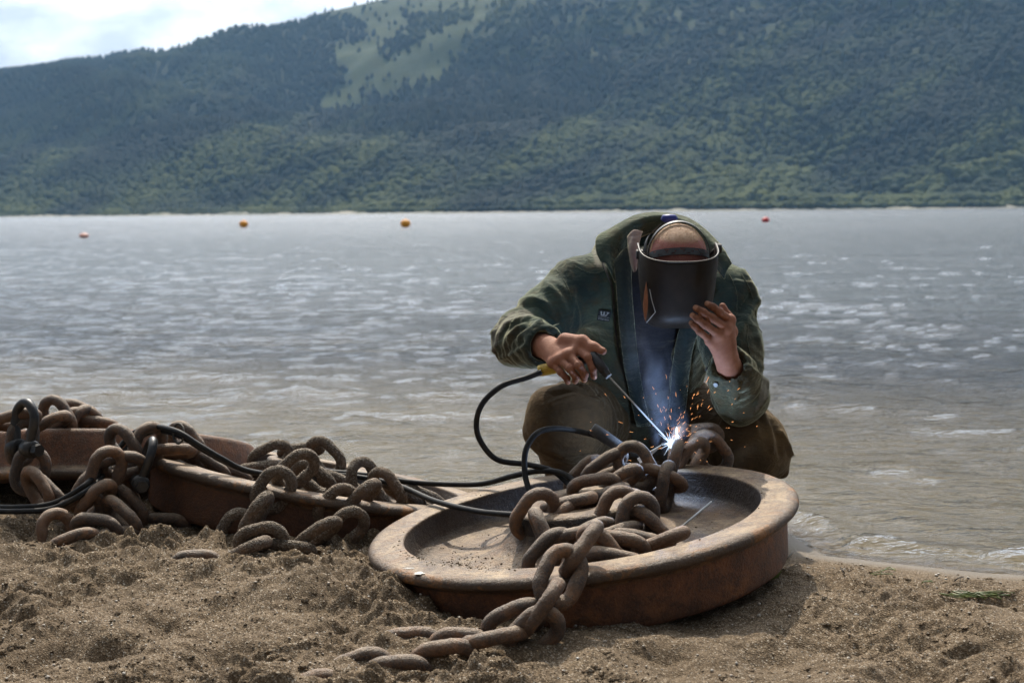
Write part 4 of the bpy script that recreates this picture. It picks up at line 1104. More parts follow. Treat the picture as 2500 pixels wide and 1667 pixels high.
b.inputs['Subsurface Weight'].default_value = 0.08; b.inputs['Subsurface Radius'].default_value = (.012, .005, .003)
link_obj('body', me, m.m, person)
# cropped fair hair, standing on the crown
hs = rng.normal(size=(5200, 3)); hs /= np.linalg.norm(hs, axis=1, keepdims=True)
hs = hs[(hs[:, 2] > .50) | ((hs[:, 1] < -.1) & (hs[:, 2] > -.2))]
loc = hs * np.array([.077, .096, .088]); nn = hs / np.array([.077, .096, .088]); nn /= np.linalg.norm(nn, axis=1, keepdims=True)
B3 = np.array([tuple(Xd), tuple(Fd), tuple(Ud)])
wp = loc @ B3 + np.array(Hd); wn3 = nn @ B3 + rng.normal(0, .25, (len(nn), 3)); wn3 /= np.linalg.norm(wn3, axis=1, keepdims=True)
L_ = rng.uniform(.0018, .0036, len(wp))[:, None]; sd_ = np.cross(wn3, np.array([.3, .9, .1])); sd_ /= np.linalg.norm(sd_, axis=1, keepdims=True)
hvv = np.stack([wp - wn3 * .002 - sd_ * .0005, wp - wn3 * .002 + sd_ * .0005, wp + wn3 * L_], 1).reshape(-1, 3)
me = mesh_np('cropped_hair', hvv, np.arange(len(hvv)).reshape(-1, 3), False)
m = M('fair_hair'); m.bsdf(Base_Color=(0.50, 0.38, 0.23), Roughness=0.6)
o = link_obj('cropped_hair', me, m.m, person); o['kind'] = 'stuff'

# ---- cloth
def cloth_mat(name, base, fade, dark, dirt_c, weave=900, tint=(.82, .82, .55, 1), sheen=.65):
    m = M(name)
    n1 = m.noise(5, 5, .6); n2 = m.noise(19, 5, .65); n3 = m.noise(75, 4, .7)
    c = m.ramp(n1, (0.32, dark), (0.5, base), (0.70, fade))
    c = m.mix(m.math('MULTIPLY', m.ramp(n2, (0.50, 0.0), (0.70, 1.0)), 0.65), c, dirt_c)
    dz = m.n('Attribute', {'attribute_name': 'soil'}).outputs['Fac']
    c = m.mix(m.math('MULTIPLY', dz, m.ramp(n2, (0.30, 0.35), (0.6, 1.0))), c, dirt_c)
    c = m.mix(m.math('MULTIPLY', m.ramp(n3, (0.5, 0.0), (0.75, 1.0)), 0.35), c, dark)
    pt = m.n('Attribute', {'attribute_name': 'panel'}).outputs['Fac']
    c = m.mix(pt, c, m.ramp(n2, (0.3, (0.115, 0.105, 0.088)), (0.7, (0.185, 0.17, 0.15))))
    wv = m.n('TexWave', {'wave_type': 'BANDS', 'bands_direction': 'DIAGONAL'}, Scale=weave, Distortion=1.0)
    m.nt.links.new(m.tc.outputs['Object'], wv.inputs['Vector'])
    wr = m.noise(26, 5, 0.62, stretch=(1.0, 1.0, 2.2), dist=0.9)
    nb = m.bump(wr, 0.45, 0.018); nb = m.bump(n3, 0.35, 0.004, nb); nb = m.bump(wv.outputs['Fac'], 0.12, 0.0008, nb)
    b = m.bsdf(Base_Color=c, Roughness=0.92, Normal=nb)
    b.inputs['Sheen Weight'].default_value = sheen; b.inputs['Sheen Roughness'].default_value = 0.35; b.inputs['Sheen Tint'].default_value = tint; b.inputs['Specular IOR Level'].default_value = 0.2
    return m.m
JACKET = cloth_mat('green_work_cloth', (0.029, 0.049, 0.042), (0.095, 0.115, 0.070), (0.014, 0.026, 0.027), (0.062, 0.044, 0.022))
TROUSER = cloth_mat('olive_work_cloth', (0.054, 0.036, 0.018), (0.140, 0.090, 0.040), (0.026, 0.019, 0.012), (0.080, 0.048, 0.022), tint=(.8, .62, .38, 1), sheen=.18)
LINING = cloth_mat('dark_teal_lining', (0.015, 0.024, 0.025), (0.020, 0.031, 0.030), (0.010, 0.017, 0.018), (0.02, 0.019, 0.016))
SHIRT = cloth_mat('navy_jersey', (0.020, 0.020, 0.025), (0.028, 0.028, 0.034), (0.014, 0.014, 0.018), (0.035, 0.035, 0.045))
COLLAR_M = cloth_mat('pink_grey_cotton', (0.20, 0.15, 0.145), (0.26, 0.21, 0.20), (0.14, 0.10, 0.095), (0.17, 0.11, 0.09))

fj = Field((-0.14, 3.55, 0.12), (0.88, 4.60, 0.90), 0.0062)
fj.chain([Pel, Mid, Che], [.185, .188, .178], .06)
fj.cone(Lsh, Rsh, .088, .088, .06)
fj.cone(W(1520, 625, 4.12), W(1690, 628, 4.12), .082, .082, .06)
Lcuff = Lwr + (Lel - Lwr).normalized() * .018; Rcuff = Rwr + (P(1796, 925, 3.815) - Rwr).normalized() * .030
fj.chain([Lsh, Lsh.lerp(Lel, .5), Lel], [.088, .074, .066], .035)
fj.chain([Lel, Lel.lerp(Lcuff, .5), Lcuff], [.064, .059, .054], .03)
fj.chain([Rsh, Rsh.lerp(Rel, .5), Rel], [.086, .076, .068], .035)
fj.chain([Rel, Rel.lerp(Rcuff, .6), Rcuff], [.066, .060, .052], .03)
fj.cone(W(1835, 975, 3.90), W(1805, 1000, 3.86), .045, .045, .04)
# rolled cuffs
for c0, ax in ((Lcuff, (Lwr - Lel).normalized()), (Rcuff, (Rwr - P(1796, 925, 3.815)).normalized())):
    u_ = ax.orthogonal().normalized(); w_ = ax.cross(u_)
    ring = [c0 - ax * .004 + (u_ * math.cos(a) + w_ * math.sin(a)) * .046 for a in np.linspace(0, 2 * math.pi, 17)]
    for p, q in zip(ring[:-1], ring[1:]): fj.cone(p, q, .0105, .0105, .006)
    fj.cone(c0 - ax * .03, c0 + ax * .09, .043, .043, .004, 'sub')
    fj.cone(c0 + ax * .055, c0 + ax * .10, .06, .06, 0, 'sub')
# open front: a gap between the zip edge and the other lapel, cut into the front half only
gx = np.meshgrid(*fj.ax, indexing='ij'); GV = np.stack(gx, -1).reshape(-1, 3)
gpx, gpy = project(GV)
lz = np.interp(gpy, [560, 640, 700, 780, 880, 1000], [1515, 1520, 1532, 1536, 1540, 1556])
rz = np.interp(gpy, [560, 700, 843, 922, 1000], [1745, 1700, 1648, 1640, 1640])
gap = np.maximum(np.maximum(lz - gpx, gpx - rz) / 900.0, GV[:, 1] - 4.10)
fj.d = np.maximum(fj.d, -gap.reshape(fj.d.shape).astype(np.float32))
jV, jF = fj.mesh(); jV = relax(jV, jF, 2)
def cloth_noise(V, F, segs, amp=.006):
    """drag folds running round and along each limb"""
    N = vnormals(V, F); d = np.zeros(len(V)); wsum = np.zeros(len(V))
    for a, b, r, fa, fr_, am in segs:
        a = np.array(tuple(a)); b = np.array(tuple(b)); e = b - a; L = np.linalg.norm(e); e = e / L
        t = (V - a) @ e; q = V - a - np.clip(t, 0, L)[:, None] * e; dist = np.linalg.norm(q, axis=1)
        w = np.exp(-np.maximum(dist - r, 0) / .02) * (np.clip(t, 0, L) == t) + 1e-6
        s = np.stack([(V @ np.array([1, .3, .2])) * fr_, (V @ np.array([.1, 1, -.4])) * fr_, t * fa], -1) + a * 7
        s = s + 0.5 * noise3(V * 9)[:, None]
        n = 1 - 2 * np.abs(noise3(s)); n2 = 1 - 2 * np.abs(noise3(s * 2.1 + 9))
        d += w * am * (n + 0.45 * n2); wsum += w
    d *= 0.85
    return V + N * (d / np.maximum(wsum, 1e-3) * np.minimum(wsum * 3, 1))[:, None]
jV = cloth_noise(jV, jF, [(Lsh, Lel, .08, 14, 6, .0065), (Lel, Lwr, .06, 26, 9, .0065), (Rsh, Rel, .08, 12, 6, .006), (Rel, Rwr, .06, 26, 9, .0055), (Pel, Che, .18, 9, 7, .0075), (Lsh, Rsh, .09, 7, 8, .004)])
FOLDS_J = [
    (.007, .007, [(1201, 812), (1211, 786), (1241, 763), (1272, 751)]), (.0085, .0065, [(1206, 856), (1220, 818), (1235, 793), (1266, 781), (1296, 777)]),
    (.007, .006, [(1244, 821), (1266, 798), (1287, 786), (1321, 786)]), (.006, .005, [(1267, 824), (1287, 806), (1318, 790)]), (.006, .006, [(1225, 873), (1257, 861), (1284, 841)]),
    (-.007, .006, [(1214, 835), (1230, 806), (1258, 790), (1290, 786)]), (-.006, .006, [(1240, 842), (1262, 812), (1290, 796)]), (-.006, .007, [(1238, 858), (1275, 836)]),
    (-.006, .007, [(1205, 800), (1225, 775), (1262, 757)]), (.006, .007, [(1256, 737), (1300, 728), (1336, 740), (1352, 757)]), (-.006, .008, [(1262, 750), (1310, 745), (1345, 770)]),
    (.005, .008, [(1330, 690), (1365, 720), (1385, 770)]), (-.006, .008, [(1312, 703), (1345, 735), (1372, 790)]), (.005, .007, [(1385, 640), (1400, 700), (1395, 770)]),
    # far sleeve
    (.006, .007, [(1845, 735), (1815, 790), (1800, 850)]), (-.006, .007, [(1832, 722), (1800, 770), (1785, 820)]), (.006, .006, [(1813, 660), (1840, 705), (1852, 745)]),
    (.007, .006, [(1720, 905), (1745, 925), (1785, 922), (1820, 895)]), (-.006, .006, [(1728, 922), (1760, 940), (1800, 930), (1828, 905)]), (.005, .006, [(1740, 940), (1750, 975), (1765, 1005)]),
    (-.005, .005, [(1770, 945), (1775, 985)]), (.006, .006, [(1800, 935), (1795, 975), (1790, 1010)]), (.006, .006, [(1830, 890), (1855, 915), (1878, 935)]), (-.007, .006, [(1825, 880), (1850, 900), (1870, 918)]),
    (.005, .006, [(1850, 820), (1862, 870), (1872, 905)])]
jV = folds(jV, jF, FOLDS_J)
jV = relax(jV, jF, 1, .35)
me = mesh_np('jacket', jV, jF)
jpx, jpy = project(jV); jN = vnormals(jV, jF); facing = (jN @ _fn) < 0.1
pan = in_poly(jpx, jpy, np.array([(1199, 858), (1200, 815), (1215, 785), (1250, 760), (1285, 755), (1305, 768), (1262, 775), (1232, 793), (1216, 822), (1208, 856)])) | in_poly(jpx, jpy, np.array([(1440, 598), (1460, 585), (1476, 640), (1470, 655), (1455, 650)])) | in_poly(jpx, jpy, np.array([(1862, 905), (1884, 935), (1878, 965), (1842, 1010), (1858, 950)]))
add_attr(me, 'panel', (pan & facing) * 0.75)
soil = np.clip(sstep(800, 960, jpy) * .8 + sstep(1330, 1230, jpx) * sstep(700, 800, jpy) * .5 + sstep(1800, 1850, jpx) * sstep(760, 850, jpy) * .6, 0, 1)
add_attr(me, 'soil', soil)
jacket = link_obj('jacket', me, JACKET, person)
from mathutils.bvhtree import BVHTree
bvh_j = BVHTree.FromPolygons([tuple(p) for p in jV], [tuple(int(i) for i in q) for q in jF])
def surf(px, py, bvh=None, lift=0.002, Yd=4.0):
    d = (W(px, py, 10) - CAMLOC).normalized()
    h = (bvh or bvh_j).ray_cast(CAMLOC, d)
    if h[0] is None:
        return W(px, py, Yd), -_f
    return h[0] + h[1] * lift, h[1]

ft = Field((-0.10, 3.70, -0.06), (0.90, 4.66, 0.46), 0.0068)
ft.cone(Lhip, Rhip, .14, .14, .05)
ft.chain([Lhip, Lkn], [.125, .104], .04); ft.cone(Lkn, Lan, .098, .062, .03)
ft.chain([Rhip, Rkn], [.125, .102], .04); ft.cone(Rkn, Ran, .096, .062, .03)
ft.cone(W(1860, 1060, 3.93), W(1880, 1110, 3.95), .050, .052, .05)
ft.cone(W(1905, 1092, 3.97), W(1908, 1150, 3.98), .020, .022, .02)
ft.cone(W(1330, 985, 3.94), W(1318, 1055, 3.94), .035, .035, .05)
tV, tF = ft.mesh(); tV = relax(tV, tF, 2)
tV = cloth_noise(tV, tF, [(Lhip, Lkn, .11, 15, 7, .007), (Rhip, Rkn, .11, 15, 7, .007), (Lkn, Lan, .09, 16, 6, .007), (Rkn, Ran, .09, 16, 6, .007)])
tV = folds(tV, tF, [(.006, .006, [(1370, 935), (1410, 932), (1450, 945)]), (-.006, .006, [(1352, 962), (1400, 950), (1460, 965)]), (.006, .006, [(1345, 985), (1400, 968), (1470, 985)]), (.005, .007, [(1320, 1090), (1380, 1110), (1450, 1100)]),
    (.007, .006, [(1862, 1010), (1880, 1050), (1885, 1100)]), (-.006, .006, [(1885, 1030), (1900, 1070), (1905, 1110)]), (.008, .005, [(1905, 1055), (1922, 1085), (1930, 1110)]), (.006, .006, [(1840, 1010), (1850, 1060)])])
me = mesh_np('trousers', tV, tF)
tpx, tpy = project(tV)
add_attr(me, 'panel', np.zeros(len(tV))); add_attr(me, 'soil', np.clip(.35 + .4 * sstep(1000, 1120, tpy), 0, 1) * np.where(tpx > 1840, .4, 1))
link_obj('trousers', me, TROUSER, person)

fs = Field((0.15, 3.75, 0.16), (0.72, 4.56, 0.86), 0.008)
fs.chain([Pel, Mid, Che], [.155, .162, .152], .05); fs.cone(Lsh, Rsh, .06, .06, .05); fs.cone(Che, W(1615, 655, 4.0), .12, .075, .05)
sV, sF = fs.mesh(); sV = relax(sV, sF, 2)
sV = cloth_noise(sV, sF, [(Pel, Che, .16, 12, 6, .006)])
me = mesh_np('shirt', sV, sF); add_attr(me, 'panel', np.zeros(len(sV))); add_attr(me, 'soil', np.zeros(len(sV)))
link_obj('shirt', me, SHIRT, person)
for nm, an, sd2 in (('boot', Lan, -1), ('boot', Ran, 1)):
    fo = Field((an.x - .09, an.y - .28, -.09), (an.x + .09, an.y + .13, .16), .006)
    g0 = an.z - .075
    fo.cone((an.x, an.y + .03, g0), (an.x, an.y + .03, an.z + .02), .047, .05, .02)
    fo.cone((an.x, an.y + .03, g0), (an.x + .01 * sd2, an.y - .17, g0 - .006), .045, .040, .02)
    v_, f_ = fo.mesh(); link_obj(nm, mesh_np(nm, relax(v_, f_, 2), f_), SHACKLE_MAT, person)

# ---- sewn details laid on the cloth
def loft(rows, mat, name, parent, thick=.0035, sub=2, wob=.0015, attrs=True):
    """a cloth piece through rows of points"""
    n = max(len(r) for r in rows); G = []
    for r_ in rows:
        s = spline(r_, 8); t = np.linspace(0, len(s) - 1, 26)
        s = np.array(s); G.append(np.stack([np.interp(t, np.arange(len(s)), s[:, k]) for k in range(3)], -1))
    G = np.array(G)
    t = np.linspace(0, len(rows) - 1, 5 * (len(rows) - 1) + 1)
    fin = []
    for q in t:
        i = min(int(q), len(rows) - 2); u = q - i
        a, b, c, d = G[max(i - 1, 0)], G[i], G[i + 1], G[min(i + 2, len(rows) - 1)]
        fin.append(0.5 * (2 * b + (c - a) * u + (2 * a - 5 * b + 4 * c - d) * u * u + (3 * b - a - 3 * c + d) * u ** 3))
    V = np.array(fin).reshape(-1, 3); F = grid_faces(len(fin), 26)
    N = vnormals(V, F); V = V + N * (wob * noise3(V * 30))[:, None]
    bm = bmesh.new(); vs = [bm.verts.new(p) for p in V]
    for q in F: bm.faces.new([vs[i] for i in q])
    bmesh.ops.recalc_face_normals(bm, faces=bm.faces); bmesh.ops.solidify(bm, geom=bm.faces[:], thickness=thick)
    me = bpy.data.meshes.new(name); bm.to_mesh(me); bm.free()
    me.polygons.foreach_set('use_smooth', np.ones(len(me.polygons), bool))
    add_attr(me, 'panel', np.zeros(len(me.vertices))); add_attr(me, 'soil', np.full(len(me.vertices), .1))
    return link_obj(name, me, mat, parent)
# standing collar round the back of the neck, with a turned-out point at the near side
loft([[P(1470, 640, 3.93), P(1459, 618, 3.945), P(1455, 592, 3.965), P(1460, 578, 3.98), P(1478, 568, 4.0), P(1515, 546, 4.02), P(1562, 525, 4.05), P(1620, 522, 4.06), P(1682, 536, 4.04), P(1732, 573, 3.99), P(1766, 612, 3.95), P(1785, 645, 3.93)],
      [P(1482, 648, 3.915), P(1478, 625, 3.93), P(1485, 597, 3.95), P(1522, 565, 3.985), P(1570, 540, 4.01), P(1622, 532, 4.02), P(1678, 548, 4.00), P(1722, 585, 3.965), P(1752, 622, 3.93), P(1775, 660, 3.92)],
      [P(1500, 690, 3.93), P(1505, 650, 3.95), P(1515, 620, 3.99), P(1545, 590, 4.03), P(1580, 570, 4.06), P(1625, 562, 4.08), P(1670, 575, 4.06), P(1708, 605, 4.01), P(1740, 640, 3.97), P(1770, 680, 3.95)]], JACKET, 'jacket_collar', person, .005)
# inner storm flap beside the zip
loft([[P(1500, 640, 3.925), P(1506, 700, 3.905), P(1512, 780, 3.915), P(1522, 870, 3.95), P(1536, 950, 4.02), P(1556, 1040, 4.05)],
      [P(1522, 610, 3.915), P(1524, 700, 3.890), P(1530, 780, 3.900), P(1538, 870, 3.94), P(1552, 950, 4.01), P(1572, 1040, 4.04)],
      [P(1540, 600, 3.93), P(1540, 700, 3.905), P(1546, 780, 3.915), P(1556, 870, 3.95), P(1568, 950, 4.02), P(1586, 1040, 4.06)]], LINING, 'storm_flap', person, .004)
loft([[P(1690, 745, 3.90), P(1662, 800, 3.91), P(1648, 860, 3.94), P(1640, 930, 4.00), P(1632, 1040, 4.05)],
      [P(1712, 750, 3.885), P(1684, 800, 3.89), P(1668, 860, 3.92), P(1660, 930, 3.98), P(1650, 1040, 4.04)],
      [P(1735, 760, 3.90), P(1705, 805, 3.91), P(1688, 860, 3.94), P(1680, 930, 4.00), P(1668, 1040, 4.06)]], LINING, 'open_lapel', person, .004)
loft([[P(1533, 578, 3.925), P(1536, 610, 3.905), P(1541, 642, 3.90), P(1548, 662, 3.895)],
      [P(1548, 562, 3.915), P(1545, 600, 3.890), P(1548, 640, 3.885), P(1550, 664, 3.885)],
      [P(1568, 566, 3.93), P(1558, 600, 3.90), P(1555, 630, 3.895), P(1553, 655, 3.895)]], COLLAR_M, 'shirt_collar', person, .003)
m = M('dark_zip'); m.bsdf(Base_Color=(0.06, 0.06, 0.058), Roughness=0.45, Metallic=0.5)
zl = [(1470, 640), (1482, 670), (1494, 701), (1499, 740), (1501, 775), (1506, 820), (1513, 873), (1521, 905), (1530, 935)]
zp = [np.array(surf(x, y, lift=.003)[0]) for x, y in zl]
v, f = tube(spline(zp, 10), .0026, 6); link_obj('zip_tape', mesh_np('zip_tape', v, f), SHACKLE_MAT, person)
teeth = []; zs = spline(zp, 16)
for i in range(0, len(zs) - 1):
    c_ = np.array(zs[i]) + np.array(-_f) * .002; teeth.append(tube([c_ - _CRn * .0028, c_ + _CRn * .0028], .0009, 5))
v, f = join_np(teeth); o = link_obj('zip_teeth', mesh_np('zip_teeth', v, f, False), m.m, person); o['kind'] = 'stuff'
def seam(pts, rad=.0014, name='seam'):
    v, f = tube(spline([surf(x, y, lift=.0006)[0] for x, y in pts], 8), rad, 6)
    me = mesh_np(name, v, f); add_attr(me, 'panel', np.zeros(len(v))); add_attr(me, 'soil', np.zeros(len(v)))
    return link_obj(name, me, JACKET, person)
seam([(1361, 660), (1380, 690), (1396, 730), (1404, 775)]); seam([(1392, 640), (1420, 660), (1452, 668), (1476, 660)])
seam([(1825, 790), (1850, 800), (1861, 812)]); seam([(1825, 790), (1824, 830), (1830, 865)]); seam([(1800, 655), (1822, 690), (1838, 730), (1846, 775)]); seam([(1765, 650), (1790, 690), (1800, 740), (1790, 800)])
seam([(1430, 838), (1452, 832), (1475, 838)]); seam([(1364, 790), (1345, 800), (1325, 830), (1312, 870)])
for x, y in ((1727, 902), (1748, 938)):
    p, n_ = surf(x, y, lift=.003); v, f = tube([p - n_ * .001, p + n_ * .0018], .0062, 14); link_obj('snap_button', mesh_np('snap_button', v, f, False), m.m, person)
# chest badge
p, n_ = surf(1475, 768, lift=.004)
bx_ = (CR * 1.0 - CU * 0.18); bx_ = (bx_ - n_ * bx_.dot(n_)).normalized(); by_ = n_.cross(bx_)
bmw = Matrix(((bx_.x, by_.x, n_.x, p.x), (bx_.y, by_.y, n_.y, p.y), (bx_.z, by_.z, n_.z, p.z), (0, 0, 0, 1)))
m = M('badge_cloth'); m.bsdf(Base_Color=(0.012, 0.016, 0.018), Roughness=0.85)
v = [(-.0175, -.019, 0), (.0175, -.019, 0), (.0175, .019, 0), (-.0175, .019, 0), (-.0175, -.019, .0015), (.0175, -.019, .0015), (.0175, .019, .0015), (-.0175, .019, .0015)]
fq = [(3, 2, 1, 0), (4, 5, 6, 7), (0, 1, 5, 4), (1, 2, 6, 5), (2, 3, 7, 6), (3, 0, 4, 7)]
badge = link_obj('chest_badge', mesh_np('chest_badge', v, fq, False), m.m, person, bmw)
m = M('badge_thread'); m.bsdf(Base_Color=(0.30, 0.31, 0.31), Roughness=0.8)
THREAD = m.m
def poly_solid(outl, z0=.0015, z1=.0024):
    n = len(outl); v = [(x, y, z0) for x, y in outl] + [(x, y, z1) for x, y in outl]
    return v, [tuple(range(n, 2 * n))] + [(i, (i + 1) % n, n + (i + 1) % n, n + i) for i in range(n)]
Wm = [[(-.0125, .015), (-.0085, .015), (-.0065, .004), (-.0035, .004), (-.0035, .015), (.0005, .015), (.0005, .0), (-.0095, .0)], [(.0015, .0), (.0055, .0), (.0125, .015), (.0045, .015), (.0060, .0115), (.0078, .0115), (.0045, .004), (.0015, .004)]]
v, f = join_np([poly_solid(q) for q in Wm] + [poly_solid([(-.016, -.0045), (.016, -.0045), (.016, -.0037), (-.016, -.0037)])])
link_obj('badge_mark', mesh_np('badge_mark', v, f, False), THREAD, badge, bmw)
cu_ = bpy.data.curves.new('badge_lettering', 'FONT'); cu_.body = 'Wenaas'; cu_.size = .0098; cu_.align_x = 'CENTER'; cu_.extrude = .0004
to = bpy.data.objects.new('badge_lettering_source', cu_); COL.objects.link(to); bpy.context.view_layer.update()
me = bpy.data.meshes.new_from_object(to.evaluated_get(bpy.context.evaluated_depsgraph_get())); bpy.data.objects.remove(to, do_unlink=True)
me.name = 'badge_lettering'
link_obj('badge_lettering', me, THREAD, badge, bmw @ Matrix.Translation((0, -.0145, .0021)))

# ================================================================== welding mask
mask = empty('welding_mask', W(1667, 640, 3.66)); tag(mask, 'dark curved welding mask on the head of the crouching person, held by one hand', 'welding mask')
m = M('scorched_mask_shell')
m.bsdf(Base_Color=m.ramp(m.noise(11, 5, .65), (0.35, (0.011, 0.009, 0.0075)), (0.65, (0.026, 0.020, 0.015))), Roughness=m.ramp(m.noise(23, 4), (0.35, 0.42), (0.7, 0.66)), Normal=m.bump(m.noise(160, 3), 0.15, 0.001)).inputs['Specular IOR Level'].default_value = 0.18
SHELL = m.m
m = M('band_plastic'); m.bsdf(Base_Color=(0.016, 0.015, 0.016), Roughness=0.5); BAND = m.m
tm = R(19)
mF = Vector((0, -math.cos(tm), -math.sin(tm))); mD = Vector((0, math.sin(tm), -math.cos(tm))); M0 = W(1667, 640, 3.645)
rows = []
nT, nS = 41, 22
for j in range(nS):
    t = j / (nS - 1); row = []
    a_ = .1035 * (1 - .16 * t ** 2.2); b_ = .115 * (1 - .10 * t ** 2)
    curl = .045 * max(0, (t - .72) / .28) ** 2
    for i in range(nT):
        u = -1 + 2 * i / (nT - 1); th = u * R(97)
        ex = 0.72
        x = a_ * math.copysign(abs(math.sin(th)) ** ex, th); fz = b_ * (math.copysign(abs(math.cos(th)) ** ex, math.cos(th)) - 1)
        ln = .205 * t * (1 - .10 * abs(u) ** 3)
        row.append(M0 + Xd * x + mF * (fz - curl * (1 - .5 * abs(u))) + mD * ln)
    rows.append(row)
bm = bmesh.new(); vs = [[bm.verts.new(p) for p in r_] for r_ in rows]
for j in range(nS - 1):
    for i in range(nT - 1): bm.faces.new((vs[j][i], vs[j][i + 1], vs[j + 1][i + 1], vs[j + 1][i]))
bmesh.ops.recalc_face_normals(bm, faces=bm.faces); bmesh.ops.solidify(bm, geom=bm.faces[:], thickness=.003)
me = bpy.data.meshes.new('mask_shell'); bm.to_mesh(me); bm.free(); me.polygons.foreach_set('use_smooth', np.ones(len(me.polygons), bool))
link_obj('mask_shell', me, SHELL, mask)
# rolled rim of the shell, worn brown
m = M('worn_rim'); m.bsdf(Base_Color=m.ramp(m.noise(40, 3), (0.3, (0.018, 0.013, 0.010)), (0.7, (0.045, 0.034, 0.024))), Roughness=0.5)
v, f = tube(rows[0], .0021, 8); link_obj('rim_edge', mesh_np('rim_edge', v, f), m.m, mask)
# lens window frame low on the front, in the dark under the hand
def on_shell(u, t, lift=.0):
    i = (u + 1) / 2 * (nT - 1); j = t * (nS - 1); p = rows[int(j)][int(i)].lerp(rows[min(int(j) + 1, nS - 1)][int(i)], j - int(j))
    return p + mF * lift
fr_pts_ = [on_shell(u, t, .004) for u, t in ((-.34, .60), (0, .60), (.34, .60), (.34, .72), (.34, .84), (0, .84), (-.34, .84), (-.34, .72), (-.34, .60))]
# forehead strap, with real slots, and the strap over the crown
def strap(pts, wdir, width, holes, name, mat, n=64, rows_=8):
    s = np.array(spline(pts, 12)); t = np.linspace(0, len(s) - 1, n); S = np.stack([np.interp(t, np.arange(len(s)), s[:, k]) for k in range(3)], -1)
    bm = bmesh.new(); Vv = [[bm.verts.new(S[i] + np.array(wdir) * width * (k / (rows_ - 1) - .5)) for k in range(rows_)] for i in range(n)]
    for i in range(n - 1):
        for k in range(rows_ - 1):
            if holes and ((i % 9 in (3, 4, 5) and k == 1) or (i % 9 in (7, 8) and k == 5) or (i % 5 == 2 and k == 3 and 20 < i < 44)): continue
            bm.faces.new((Vv[i][k], Vv[i + 1][k], Vv[i + 1][k + 1], Vv[i][k + 1]))
    bmesh.ops.recalc_face_normals(bm, faces=bm.faces); bmesh.ops.solidify(bm, geom=bm.faces[:], thickness=.002)
    me = bpy.data.meshes.new(name); bm.to_mesh(me); bm.free(); return link_obj(name, me, mat, mask)
def on_head(az, fw, r=1.06):
    """point round the head: az from -90 (viewer left) to 90, fw: angle from the crown towards the brow"""
    a = R(az); b = R(fw)
    return Hd + (Xd * math.sin(a) * .077 + (Ud * math.cos(b) * .088 + Fd * math.sin(b) * .096) * math.cos(a)) * r
strap([on_head(a, 44, 1.07) for a in (-98, -75, -50, -25, 0, 25, 50, 75, 98)], (Fd * .80 - Ud * .55), .020, True, 'forehead_band', BAND)
strap([on_head(a, -22, 1.10) for a in (-100, -75, -50, -25, 0, 25, 50, 75, 100)], (Fd * .85 + Ud * .3), .017, False, 'crown_band', BAND)
strap([on_head(-96, 60, 1.12), on_head(-92, 20, 1.15), on_head(-80, -20, 1.2), on_head(-60, -38, 1.22), on_head(-30, -48, 1.18)], Xd * .5 + Ud * .8, .014, False, 'nape_band', BAND)
m = M('blue_plastic'); m.bsdf(Base_Color=(0.010, 0.022, 0.19), Roughness=0.4)
kp = P(1635, 534, 3.90)
v, f = tube([kp - Xd * .020 - Ud * .004, kp - Xd * .017, kp, kp + Xd * .014, kp + Xd * .018 - Ud * .003], [.006, .011, .0125, .011, .007], 12); link_obj('ratchet_knob', mesh_np('ratchet_knob', v, f), m.m, mask)
for sgn, (x, y, Y) in ((-1, (1561, 621, 3.765)), (1, (1764, 606, 3.775))):
    c_ = P(x, y, Y) - Xd * (.012 if sgn > 0 else 0); v, f = tube([c_ - Xd * .009, c_ - Xd * .0085, c_ + Xd * .0085, c_ + Xd * .009], [.011, .0135, .0135, .011], 12); link_obj('pivot_knob', mesh_np('pivot_knob', v, f, False), BAND, mask)
    q = on_head(sgn * 96, 40, 1.08); v, f = tube([c_, c_.lerp(q, .5) + Ud * .006, q], .005, 8); link_obj('pivot_arm', mesh_np('pivot_arm', v, f), BAND, mask)
m = M('streaked_orange'); m.bsdf(Base_Color=m.ramp(m.noise(60, 4, .7, stretch=(8, 8, 1)), (0.3, (0.13, 0.042, 0.014)), (0.7, (0.28, 0.10, 0.036))), Roughness=0.6)
ol = [P(1578, 688, 3.700), P(1573, 715, 3.700), P(1570, 745, 3.702), P(1572, 770, 3.705), P(1576, 786, 3.706), P(1580, 765, 3.698), P(1582, 740, 3.694), P(1581, 712, 3.695)]
v = [tuple(p) for p in ol] + [tuple(p - mF * .003) for p in ol]; n = len(ol)
link_obj('orange_strip', mesh_np('orange_strip', v, [tuple(range(n)), tuple(range(2 * n - 1, n - 1, -1))] + [(i, n + i, n + (i + 1) % n, (i + 1) % n) for i in range(n)], False), m.m, mask)  # flat streaked orange strip along the left side of the shell
m = M('pale_edge'); m.bsdf(Base_Color=(0.30, 0.30, 0.29), Roughness=0.6)
v, f = tube([P(1586, 706, 3.688), P(1592, 735, 3.684), P(1600, 762, 3.680), P(1588, 776, 3.690), P(1578, 788, 3.70)], .0012, 6); link_obj('pale_edge_line', mesh_np('pale_edge_line', v, f), m.m, mask)  # thin pale line beside the orange strip

